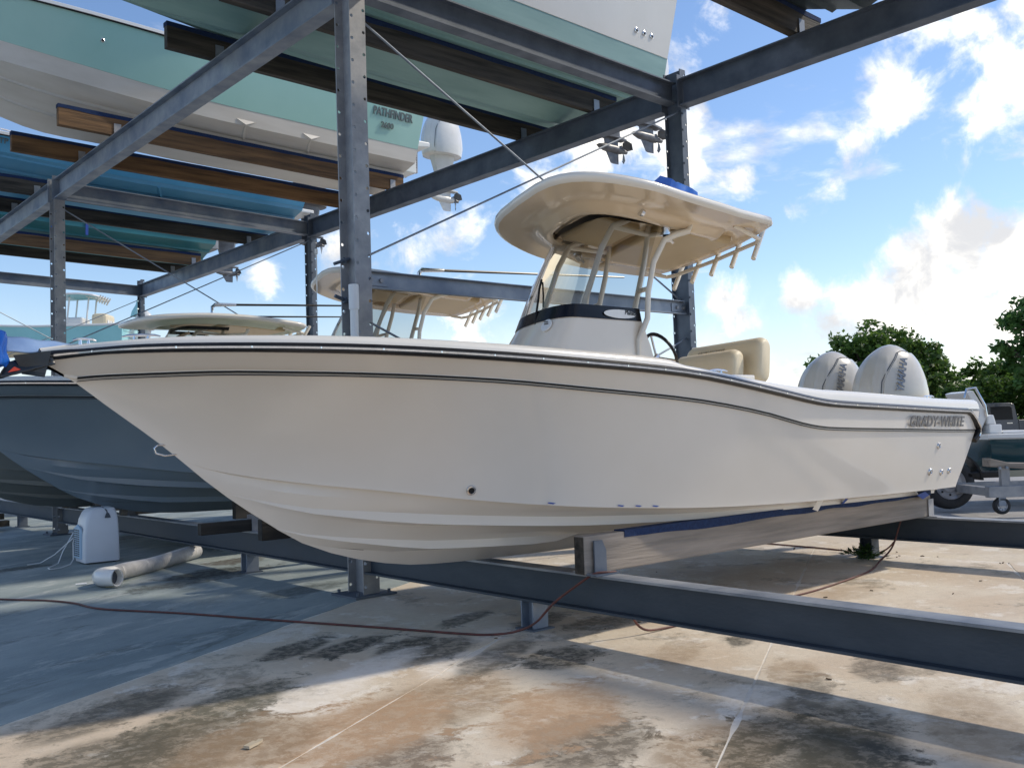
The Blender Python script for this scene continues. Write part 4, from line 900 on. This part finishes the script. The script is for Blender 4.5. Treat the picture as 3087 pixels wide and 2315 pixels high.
# aqua boat on the next rack
r2 = thing('far_storage_rack', 'small steel rack far behind carrying the aqua boat', 'boat rack', (0,0,0))
for x, y in ((6.2,30.5),(6.2,33.8),(9.0,30.5),(9.0,33.8)): m = MB(); m.box((x-.1,y-.1,0),(x+.1,y+.1,4.42)); m.build('steel_column', galv, r2)
for x in (6.2,9.0): m = MB(); m.ibeam((x,30.2,4.57),(x,34.1,4.57),.3,.16); m.build('steel_beam', galv, r2)
u6 = thing('racked_boat', 'pale aqua boat with tall hardtop and rod holders, far off above the bow rail', 'boat', (8.9,31.4,4.95)); u6.rotation_euler = (0,0,radians(-38)); skiff_hull(u6, 7.4, 1.25, .35, .36, 1.05, 1.2, aqua_gel, M('beige_bottom', (.6,.52,.38)), gun_m, gun_m)
ht6, zc6 = hardtop(u6, -2.75, 1.75, .85, 2.28, shell=gun_m, under=aqua_gel, holders=5, boxes=False)
for sx, sy in ((-2.2,-.4),(-2.2,.4),(-1.45,-.4),(-1.45,.4)): m = MB(); m.tube([(sx-.15,sy,.9),(sx,sy,2.3)], .035, 8); m.build('support_pipe', gun_m, u6)
m = MB(); m.box((-2.5,-.4,.8),(-1.7,.4,1.5)); m.build('console', gun_m, u6, bevel=.08)
m = MB(); m.box((-1.35,-.5,.8),(-.75,.5,1.62)); m.build('helm_seat', vinyl, u6, bevel=.12)
m = MB()
for k in range(3): m.box((-.748,-.4+.28*k,1.15),(-.735,-.2+.28*k,1.35))
m.build('seat_pocket', gun_m, u6)
outboard(u6, .55, 0, .95, engine_white, None, 1.75, simple=True)
m = MB(); m.loft([[(.2+.28*cos(a)*f,.3+.28*sin(a)*f*(1+.2*cos(5*a)),z_) for a in [2*pi*k/20 for k in range(20)]] for f, z_ in ((1,1.55),(.8,1.75),(.3,2.0),(.05,2.25))], cap1=True); m.build('canvas_cover', aqua_gel, u6, smooth=True)
m = MB(); m.box((.05,-.3,.62),(.5,.2,.68)); m.build('swim_platform', gun_m, u6)

# ------------------------------------------------------------------ things on the floor
ac = thing('portable_air_conditioner', 'white portable air conditioner standing on the grey floor under the bows', 'air conditioner', (-.80,4.72,0), rz=radians(-2))
m = MB(); R = []
def rrect(a, b, r, z, n=4, ox=0): return [(ox+sx*(a-r)+r*cos(q), sy*(b-r)+r*sin(q), z) for sx, sy, s in ((1,1,0),(-1,1,pi/2),(-1,-1,pi),(1,-1,1.5*pi)) for q in [s+pi/2*k/(n-1) for k in range(n)]]
for z, a, b, r, ox in ((.02,.20,.20,.02,0),(.05,.205,.205,.03,0),(.35,.20,.20,.03,0),(.52,.185,.19,.04,.01),(.60,.165,.175,.05,.02),(.645,.14,.15,.05,.03),(.66,.10,.11,.05,.03)): R.append(rrect(a,b,r,z,4,ox))
m.loft(R, cap0=True, cap1=True); body = m.build('body', ac_mat, ac, smooth=True, ang=40)
m = MB(); m.loft([[( -.2-d,y,z) for y,z in ((-.10+i,.06+i),(.17-i,.06+i),(.17-i,.42-i),(.05,.46-i),(-.10+i,.42-i))] for d, i in ((0,0),(.02,.0),(.028,.012))], cap1=True); gp = m.build('intake_panel', M('pale_blue_plastic_panel', (.42,.58,.72)), body)
m = MB()
for k in range(13):
    for j in range(3): m.box((-.2305,-.08+.085*j,.09+.025*k),(-.2285,-.01+.085*j,.105+.025*k))
m.build('louvre', ac_dark, gp)['kind'] = 'stuff'
m = MB(); m.box((-.06,-.06,.648),(.03,.06,.668)); m.tube([(.0,-.05,.66),(.03,-.12,.655),(.06,-.172,.62),(.065,-.19,.585)], .008, 6); m.loft([[(.05,-.197,.59),(.08,-.197,.59),(.08,-.187,.59),(.05,-.187,.59)],[(.03,-.206,.535),(.10,-.206,.535),(.10,-.196,.535),(.03,-.196,.535)]], cap0=True, cap1=True); m.build('top_handle', ac_dark, body)
m = MB(); m.tube([(-.18,.12,.42),(-.24,.14,.25),(-.25,.1,.05),(-.32,-.05,.012),(-.48,-.3,.012),(-.62,-.38,.012),(-.60,-.2,.012),(-.42,.1,.02),(-.34,.2,.15),(-.22,.2,.36)], .007, 6); m.tube([(-.25,.1,.3),(-.40,.35,.10),(-.55,.40,.012),(-.70,.35,.012)], .007, 6); m.build('power_cord', pvc, ac, smooth=True)
for sx in (-1,1):
    for sy in (-1,1): m = MB(); m.tube([(sx*.15,sy*.15,.0),(sx*.15,sy*.15,.022)], .018, 8); m.build('caster', ac_dark, ac)
# flexible duct
m = MB(); path = [(-1.30,2.72),(-1.20,2.78),(-1.05,2.92),(-.85,3.12),(-.6,3.34),(-.3,3.6),(.1,3.92)]
P = []; k = 220
for i in range(k+1):
    q = i/k*(len(path)-1); a = min(int(q), len(path)-2); f = q-a; P.append((path[a][0]*(1-f)+path[a+1][0]*f, path[a][1]*(1-f)+path[a+1][1]*f, .085+.012*sin(i*.034)))
m.tube(P, [.070+.011*(1 if (i//2) % 2 else 0) for i in range(k+1)], 16, caps=False)
du = m.build('duct_hose', duct_m, None, smooth=True, ang=50); tag(du, 'pale ribbed flexible duct hose lying on the wet grey floor', 'duct hose')
pts = [Vector((-1.24,2.76,.086)), Vector((-1.35,2.69,.088)), Vector((-1.43,2.60,.09)), Vector((-1.445,2.48,.095)), Vector((-1.41,2.38,.10)), Vector((-1.37,2.31,.104))]
m = MB(); m.tube(pts, [.082,.088,.09,.086,.082,.084], 18, caps=False); m.tube([pts[-1],pts[-1]-Vector((.003,-.004,0)),pts[-2]], [.084,.072,.07], 18, caps=False); m.build('duct_elbow', gun_m, du, smooth=True)
m = MB(); m.tube([pts[-2]+Vector((.0,.0,.0)),pts[-2]+Vector((.006,-.012,0))], [.07,.07], 18); m.build('duct_opening', ac_dark, du)
# red-brown air hose
def spline(pts, n=10):
    out = []
    for i in range(len(pts)-1):
        p0, p1, p2, p3 = [Vector(pts[max(0,min(len(pts)-1,j))]) for j in (i-1,i,i+1,i+2)]
        for k in range(n):
            t = k/n; out.append(.5*((2*p1)+(-p0+p2)*t+(2*p0-5*p1+4*p2-p3)*t*t+(-p0+3*p1-3*p2+p3)*t**3))
    return out+[Vector(pts[-1])]
hz_ = .010
m = MB(); m.tube(spline([(-2.9,3.6,hz_),(-2.37,2.51,hz_),(-2.09,2.04,hz_),(-1.96,1.66,hz_),(-1.89,1.15,hz_),(-1.49,.34,hz_),(-1.12,-.55,hz_),(-.78,-1.33,hz_),(-.48,-2.06,hz_),(-.36,-2.24,hz_),(-.29,-2.40,.04),(-.24,-2.55,.11),(-.2,-2.70,.255),(-.15,-2.88,.385),(-.09,-2.98,.458),(.02,-3.02,.459),(.08,-3.02,.445),(.14,-3.0,.33),(.3,-3.0,.06),(.6,-3.0,hz_),(1.3,-2.98,hz_),(2.08,-2.965,hz_),(2.5,-2.956,hz_),(3.14,-2.874,hz_),(3.74,-2.758,hz_),(4.2,-2.6,.03),(4.42,-2.62,.15),(4.5,-2.68,.40),(4.55,-2.70,.462),(4.68,-2.65,.455),(4.75,-2.5,.2),(4.85,-2.2,hz_),(4.9,-1.6,hz_),(4.95,-.6,hz_)], 8), .0085, 6)
o = m.build('air_hose', hose_m, None, smooth=True); tag(o, 'long red brown air hose snaking over the floor and across the steel beams', 'hose')
m = MB(); m.tube([(-1.60,2.86,.011),(-1.50,2.84,.011)], .011, 8); tag(m.build('plastic_plug', pvc), 'small white plastic tube on the grey floor near the duct', 'litter')
m = MB(); m.obox((-2.63,-3.26,.012), (.03,.012,.002), (-.007,.016,0), (0,.001,.006)); m.obox((-2.59,-3.245,.012), (.018,.009,.004), (-.006,.010,0), (0,0,.005)); tag(m.build('cigarette_end', M('pale_litter', (.5,.42,.3))), 'crumpled pale cigarette end on the brown stained floor', 'litter')
m = MB(); m.tube([(-1.43,2.47,.008),(-1.36,2.44,.012)], [.018,.012], 6); tag(m.build('putty_scrap', M('yellowish_scrap', (.5,.46,.3))), 'yellowish scrap beside the open end of the duct', 'litter')
m = MB()
for k in range(70):
    x, y = (random.uniform(-.6,4.4), random.uniform(-5,-1.0)) if k < 18 else (random.gauss(4.9,.08), random.uniform(-6,1))
    a = random.random()*6.3; l = random.uniform(.006,.017); m.obox((x,y,.005), (l*cos(a),l*sin(a),.002), (-l*.4*sin(a),l*.4*cos(a),0), (0,0,.003))
o = m.build('dry_debris', M('dry_leaf', (.08,.055,.03), (.14,.10,.06), 9, .9)); o['kind'] = 'stuff'
m = MB(); wx, wy = 4.55, -2.30
for k in range(150):
    a = random.random()*6.28; r = random.uniform(.02,.26); h = random.uniform(.03,.14)*(1.2-r*2.2); c = Vector((wx-.10+r*cos(a)*.6, wy+r*sin(a), max(.02,h))); u = Vector((cos(a),sin(a),random.uniform(-.2,.9))).normalized(); w = Vector((-sin(a),cos(a),random.uniform(-.3,.3))).normalized()
    l = random.uniform(.025,.05); m.add([c-u*l, c+w*l*.45, c+u*l, c-w*l*.45], [(0,1,2,3)])
for k in range(14): a = k*.45; m.tube([(wx-.08,wy,0),(wx-.1+.15*cos(a),wy+.22*sin(a),.08)], .003, 4)
o = m.build('weed', M('weed_leaf', (.06,.13,.025), (.03,.075,.015), 12, .6)); tag(o, 'small green weed growing at the foot of the stern beam leg', 'plant')
wl = MB(); wl.bar((-7,19.5,.28),(1.0,14.2,.28),.25,.56); o = wl.build('low_wall', white_conc); tag(o, 'low whitewashed concrete wall far left beyond the boat keels', 'wall')
sd_ = thing('wooden_dunnage', 'dark stack of boat stands and timber at the far left edge under the hulls', 'timber stack', (-1.1,10.6,0))
for k in range(5): m = MB(); m.obox((.2*(k%2),.0+.18*k,.12+.1*(k//2)), (.55,.1,0), (-.01,.07,0), (0,0,.05)); m.build('timber', wood_dark, sd_)

# ------------------------------------------------------------------ trailer, skiff, dolly and truck at the right
RZ = atan2(-.652,.758)
sk = thing('skiff', 'dark teal skiff with white gunwale on a trailer behind the cream stern', 'boat', (11.55,-.23,.52), rz=RZ)
m = MB(); R = []
for x, h0, w in ((0,.0,.85),(.3,0,.95),(2,0,1.0),(4,.0,.95),(5.4,.15,.7),(6.3,.5,.1)):
    R.append([(x-.0+(.0 if x else .0),-w*.75,h0),(x-.05,-w*.97,.30),(x-.08,-w,.52),(x-.08,w,.52),(x-.05,w*.97,.30),(x,w*.75,h0)])
m.loft(R, cap0=True, cap1=True); m.build('hull', skiff_gel, sk, smooth=True, ang=30)
m = MB(); R = []
for x, w in ((-.12,.87),(.3,.98),(2,1.03),(4,.98),(5.4,.73),(6.35,.13)): R.append([(x,-w,.51),(x,-w-.02,.53),(x,-w-.02,.585),(x,-w+.18,.59),(x,w-.18,.59),(x,w+.02,.585),(x,w+.02,.53),(x,w,.51)])
m.loft(R, cap0=True, cap1=True); m.build('gunwale', gun_m, sk, smooth=True, ang=40)
m = MB(); m.box((.10,-.5,.59),(.30,.5,.74)); m.box((.30,-.5,.59),(1.0,.5,.63)); m.loft([[(a,s_,z_) for a,z_ in ((.10,.74),(.24,.74),(.20,.90),(.10,.88))] for s_ in (-.45,.45)], cap0=True, cap1=True); m.build('cooler_seat', gun_m, sk, bevel=.02)
m = MB(); m.loft([[(a,s_,z_) for a,z_ in ((.0,.62),(.14,.9),(-.08,1.30),(-.2,1.27),(.0,.92),(-.15,.62))] for s_ in (-.4,.4)], cap0=True, cap1=True); m.build('leaning_seat', gun_m, sk, bevel=.02)
m = MB(); m.tube([(-.24,-.42,1.18),(-.2,-.42,1.32),(-.06,-.42,1.34),(.08,-.42,1.05),(.10,-.42,.86)], .022, 8); m.build('grab_rail', chrome, sk, smooth=True)
m = MB(); m.box((1.2,-1.0,.592),(6,-.9,.66)); m.build('side_tray', gun_m, sk)
tr = thing('boat_trailer', 'boat trailer with a single grey steel wheel under the dark skiff', 'trailer', (10.12,-.5,0), rz=RZ)
def wheel(nm, par, c, R_, w, lug=True):
    c = Vector(c); m = MB(); m.loft([[(c.x+r*cos(q),c.y+dy,c.z+r*sin(q)) for q in [2*pi*k/36 for k in range(36)]] for r, dy in ((R_*.60,-w*.42),(R_*.66,-w*.5),(R_*.90,-w*.5),(R_*.97,-w*.40),(R_,-w*.2),(R_,w*.2),(R_*.97,w*.4),(R_*.9,w*.5),(R_*.6,w*.45))]); tq = m.build(nm, tyre_m, par, smooth=True, ang=50)
    m = MB(); m.loft([[(c.x+r*cos(q),c.y+dy,c.z+r*sin(q)) for q in [2*pi*k/36 for k in range(36)]] for r, dy in ((R_*.62,-w*.44),(R_*.60,-w*.47),(R_*.56,-w*.40),(R_*.50,-w*.30),(R_*.36,-w*.26),(R_*.30,-w*.36),(R_*.14,-w*.36),(R_*.12,-w*.46),(R_*.02,-w*.47))], cap1=True); rm = m.build('wheel_rim', rim_m, tq, smooth=True, ang=35)
    for k in range(8): q = 2*pi*k/8; m = MB(); m.disc((c.x+R_*.43*cos(q),c.y-w*.285,c.z+R_*.43*sin(q)), (0,-1,0), R_*.045, 8, .006); m.build('rim_slot', hole_dark, tq)
    return tq
wheel('wheel', tr, (0,0,.385), .385, .24); wheel('wheel', tr, (0,1.9,.385), .385, .24)
m = MB(); m.box((-.05,.1,.33),(.05,1.8,.43)); m.build('axle', galv, tr)
m = MB(); m.box((-1.2,.25,.44),(6.5,.33,.54)); m.box((-1.2,1.55,.44),(6.5,1.63,.54)); m.box((-1.0,.3,.44),(-.9,1.6,.54)); m.build('trailer_frame', M('beige_trailer_frame', (.42,.36,.25)), tr)
m = MB(); m.loft([[(.0+.50*cos(q),y_,.40+.48*sin(q)) for q in [pi*.02+pi*.42*k/8 for k in range(9)]]+[(.0+.47*cos(q),y_,.40+.45*sin(q)) for q in [pi*.44-pi*.42*k/8 for k in range(9)]] for y_ in (-.13,.15)], cap0=True, cap1=True); m.build('mudguard', black_rub, tr)
m = MB(); m.box((.25,-.12,.46),(.75,.05,.56)); m.build('trailer_step', black_rub, tr, bevel=.02)
dl = thing('boat_dolly', 'grey steel boat dolly with worn timber pad and caster wheels beyond the stern beam', 'dolly', (9.62,-1.42,0), rz=RZ)
m = MB(); m.box((-.14,-.10,.24),(1.5,.02,.40)); m.box((-.14,.02,.26),(-.02,1.1,.38)); m.box((-.14,.9,.24),(1.5,1.0,.40)); m.build('base_frame', galv_l, dl, bevel=.006)
for x in (.12,.52): m = MB(); m.box((x-.06,-.08,.401),(x+.06,.0,.66)); m.build('post', galv_l, dl)
m = MB(); m.loft([[(x,y_,z_) for x, z_ in ((-.12,.68),(.75,.60),(.75,.70),(.15,.73),(-.12,.80))] for y_ in (-.14,.10)], cap0=True, cap1=True); m.build('timber_pad', wood_grey, dl, bevel=.01)
m = MB(); m.tube([(.0,-.14,.66),(.0,-.18,.66)], .02, 6); m.tube([(.1,-.14,.665),(.1,-.18,.665)], .02, 6); m.build('bolt', galv, dl)
for x in (.05, 1.3): wheel('caster_wheel', dl, (x,-.05,.12), .12, .08); 
m = MB(); m.box((.0,-.09,.12),(.1,-.082,.24)); m.box((.0,-.02,.12),(.1,-.012,.24)); m.build('caster_fork', galv, dl)
tk = thing('pickup_truck', 'grey crew cab pickup truck parked far right behind the skiff', 'pickup truck', (35.2,10.0,0), rz=RZ)
m = MB(); body_ = [(-1.9,.55),(-2.0,.75),(-1.95,1.05),(-.75,1.18),(-.1,1.84),(.1,1.9),(1.35,1.9),(1.5,1.84),(1.62,1.22),(1.66,1.20),(3.6,1.22),(3.65,.6)]
m.prism(body_, 'y', 0, 1.9); m.build('body', truck_m, tk, smooth=True, ang=30, bevel=.03)
for a in ([(-.50,1.22),(-.02,1.74),(.42,1.76),(.42,1.22)],[(.52,1.22),(.52,1.76),(1.30,1.76),(1.38,1.7),(1.42,1.22)]): m = MB(); m.prism(a, 'y', -.006, .012); m.build('side_window', glass_dark, tk)
m = MB(); m.box((.47,-.004,.6),(.485,.003,1.8)); m.box((1.635,-.006,.6),(1.655,.003,1.2)); m.build('door_seam', hole_dark, tk)
m = MB(); m.box((1.15,-.03,1.06),(1.38,-.001,1.10)); m.build('door_handle', chrome, tk)
for x in (-1.15, 2.6): wheel('wheel', tk, (x,.1,.4), .4, .26)
ob = thing('white_skiff', 'small white boat glimpsed behind the cream gunwale', 'boat', (14.0,4.2,0), rz=RZ)
m = MB(); m.loft([[(x,-w,1.0+h),(x,-w*1.02,1.5+h),(x,w*1.02,1.5+h),(x,w,1.0+h)] for x,w,h in ((-1,.8,0),(1,.9,0),(2.2,.6,.06),(2.8,.1,.1))], cap0=True, cap1=True); m.build('hull', gun_m, ob)
m = MB(); m.tube([(1.0,-.6,1.55),(1.05,-.6,1.72),(1.5,-.6,1.72)], .015, 6); m.build('bow_rail', chrome, ob)
m = MB(); m.box((-.5,-.4,.3),(1.2,.4,1.0)); m.build('cradle', wood_grey, ob)

# ------------------------------------------------------------------ trees
def leaf_mat(name, a, b, c):
    m = bpy.data.materials.new(name); m.use_nodes = True; t = m.node_tree; p = t.nodes['Principled BSDF']; p.inputs['Roughness'].default_value = .5
    g = t.nodes.new('ShaderNodeTexCoord'); n = t.nodes.new('ShaderNodeTexNoise'); n.inputs['Scale'].default_value = 1.1; n.inputs['Detail'].default_value = 9; n.inputs['Roughness'].default_value = .8
    t.links.new(g.outputs['Object'], n.inputs['Vector']); r = t.nodes.new('ShaderNodeValToRGB'); e = r.color_ramp.elements
    e[0].position = .34; e[0].color = (*a,1); e[1].position = .66; e[1].color = (*c,1); k = e.new(.5); k.color = (*b,1)
    t.links.new(n.outputs[0], r.inputs[0]); t.links.new(r.outputs[0], p.inputs['Base Color'])
    tr_ = t.nodes.new('ShaderNodeBsdfTranslucent'); t.links.new(r.outputs[0], tr_.inputs[0]); mx = t.nodes.new('ShaderNodeMixShader'); mx.inputs[0].default_value = .45
    t.links.new(p.outputs[0], mx.inputs[1]); t.links.new(tr_.outputs[0], mx.inputs[2]); t.links.new(mx.outputs[0], t.nodes['Material Output'].inputs[0]); return m
LF = leaf_mat('dark_leaf', (.045,.10,.02), (.095,.18,.035), (.19,.28,.06)); LF2 = leaf_mat('mid_leaf', (.045,.115,.03), (.095,.20,.045), (.17,.30,.08)); LF3 = leaf_mat('bright_leaf', (.05,.11,.02), (.09,.17,.03), (.15,.24,.05))
def tree(name, label, base, blobs, n, size, mat, rad=.16, seed=1):
    rnd = random.Random(seed); t = thing(name, label, 'tree' if rad > .08 else 'shrub', base, 'trees beyond the yard'); V = []; F = []
    tot = sum(b[3]**2 for b in blobs); cl = []
    for (x, y, z, r) in blobs:
        k = max(4, int(26*r*r)); 
        for _ in range(k):
            d = Vector((rnd.gauss(0,1),rnd.gauss(0,1),rnd.gauss(0,1)*.9)).normalized()*r*rnd.uniform(.45,1.0); cl.append((Vector((x,y,z))+d, rnd.uniform(.22,.42)*min(1,r+.25)))
    per = max(6, n//len(cl))
    for c, cr in cl:
        for _ in range(per):
            d = Vector((rnd.gauss(0,1),rnd.gauss(0,1),rnd.gauss(0,.7))); p = c+d.normalized()*cr*rnd.random()**.4*1.15
            if p.z < .1: continue
            u = Vector((rnd.gauss(0,1),rnd.gauss(0,1),rnd.gauss(0,.6))).normalized(); w = u.cross(Vector((rnd.gauss(0,1),rnd.gauss(0,1),rnd.gauss(0,1)))).normalized(); l = size*rnd.uniform(.6,1.3); i = len(V)
            V += [p-u*l, p+w*l*.5, p+u*l, p-w*l*.5]; F.append((i,i+1,i+2,i+3))
    me = bpy.data.meshes.new('crown'); me.from_pydata([tuple(v) for v in V], [], F); me.materials.append(mat); o = bpy.data.objects.new('crown', me); COL.objects.link(o); o.parent = t
    m = MB(); cz = sum(b[2]*b[3] for b in blobs)/sum(b[3] for b in blobs)
    m.tube([(0,0,-.05),(.05,.03,cz*.35),(0,.08,cz*.7),(.1,0,cz)], [rad*1.35,rad,rad*.8,rad*.5], 10)
    for (x, y, z, r) in blobs:
        q = Vector((x,y,z)); m.tube([(0.02,.05,cz*.45),tuple(Vector((0,.05,cz*.5)).lerp(q,.55)+Vector((0,0,-.1))),tuple(q)], [rad*.55,rad*.35,rad*.12], 6)
    m.build('trunk', bark, t, smooth=True); return t
RX, FY = Vector((.758,-.652,0)), Vector((.652,.758,0))
def bl(L_): return [tuple(RX*a+FY*b+Vector((0,0,z)))+(r,) for a,b,z,r in L_]
tree('tree', 'broad dark green tree behind the engine cowls', (37.6,15.4,0), bl([(-3.0,0,3.0,.9),(-2.2,.3,4.0,1.0),(-1.2,-.4,4.5,1.1),(0,0,4.7,1.25),(1.0,.2,4.6,1.15),(2.0,0,4.0,1.1),(2.7,-.2,3.2,1.0),(1.6,-.6,3.0,1.2),(.3,-.8,3.2,1.4),(-1.0,-.6,3.2,1.3),(-2.2,-.4,2.6,.8),(2.9,.2,2.3,.8),(1.8,0,2.0,.8),(-.2,.2,2.0,1.0)]), 17000, .15, LF, .3, 3)
tree('tree', 'tall green tree cut off by the right edge', (36.6,7.2,0), bl([(-1.6,0,5.0,.7),(-.6,0,5.9,.95),(.4,.3,6.5,1.1),(1.4,0,6.0,1.2),(-1.5,.2,3.6,.9),(-.6,-.3,4.4,1.1),(.6,0,4.6,1.3),(-.9,-.2,2.8,1.0),(.4,-.3,3.0,1.2),(1.8,0,4,1.3),(1.5,0,2.4,1.2),(-2.1,.1,4.2,.4)]), 17000, .14, LF2, .3, 5)
tree('tree', 'low round tree between the two taller ones', (38.2,11.4,0), bl([(-.9,0,2.2,.75),(0,0,2.8,.85),(.9,.2,3.1,.8),(1.6,0,2.6,.8),(.3,-.3,1.8,.9),(-1.6,0,1.6,.7)]), 7000, .12, LF, .16, 8)
tree('shrub', 'bright green shrub behind the pickup truck', (36.8,10.6,0), bl([(-1.2,0,1.6,.7),(-.2,0,2.1,.8),(.8,0,2.3,.9),(1.8,0,2.2,.9),(2.9,0,1.9,.9),(-2.2,0,1.3,.6),(4,0,1.8,.9)]), 8000, .11, LF3, .07, 11)
tree('shrub', 'yellow green hedge between the trees beyond the stern', (40.5,14.0,0), bl([(-1.5,0,1.2,.8),(0,0,1.3,.8),(1.5,0,1.2,.8),(3,0,1.4,.8),(-3,0,1.2,.8)]), 6000, .12, LF3, .07, 12)
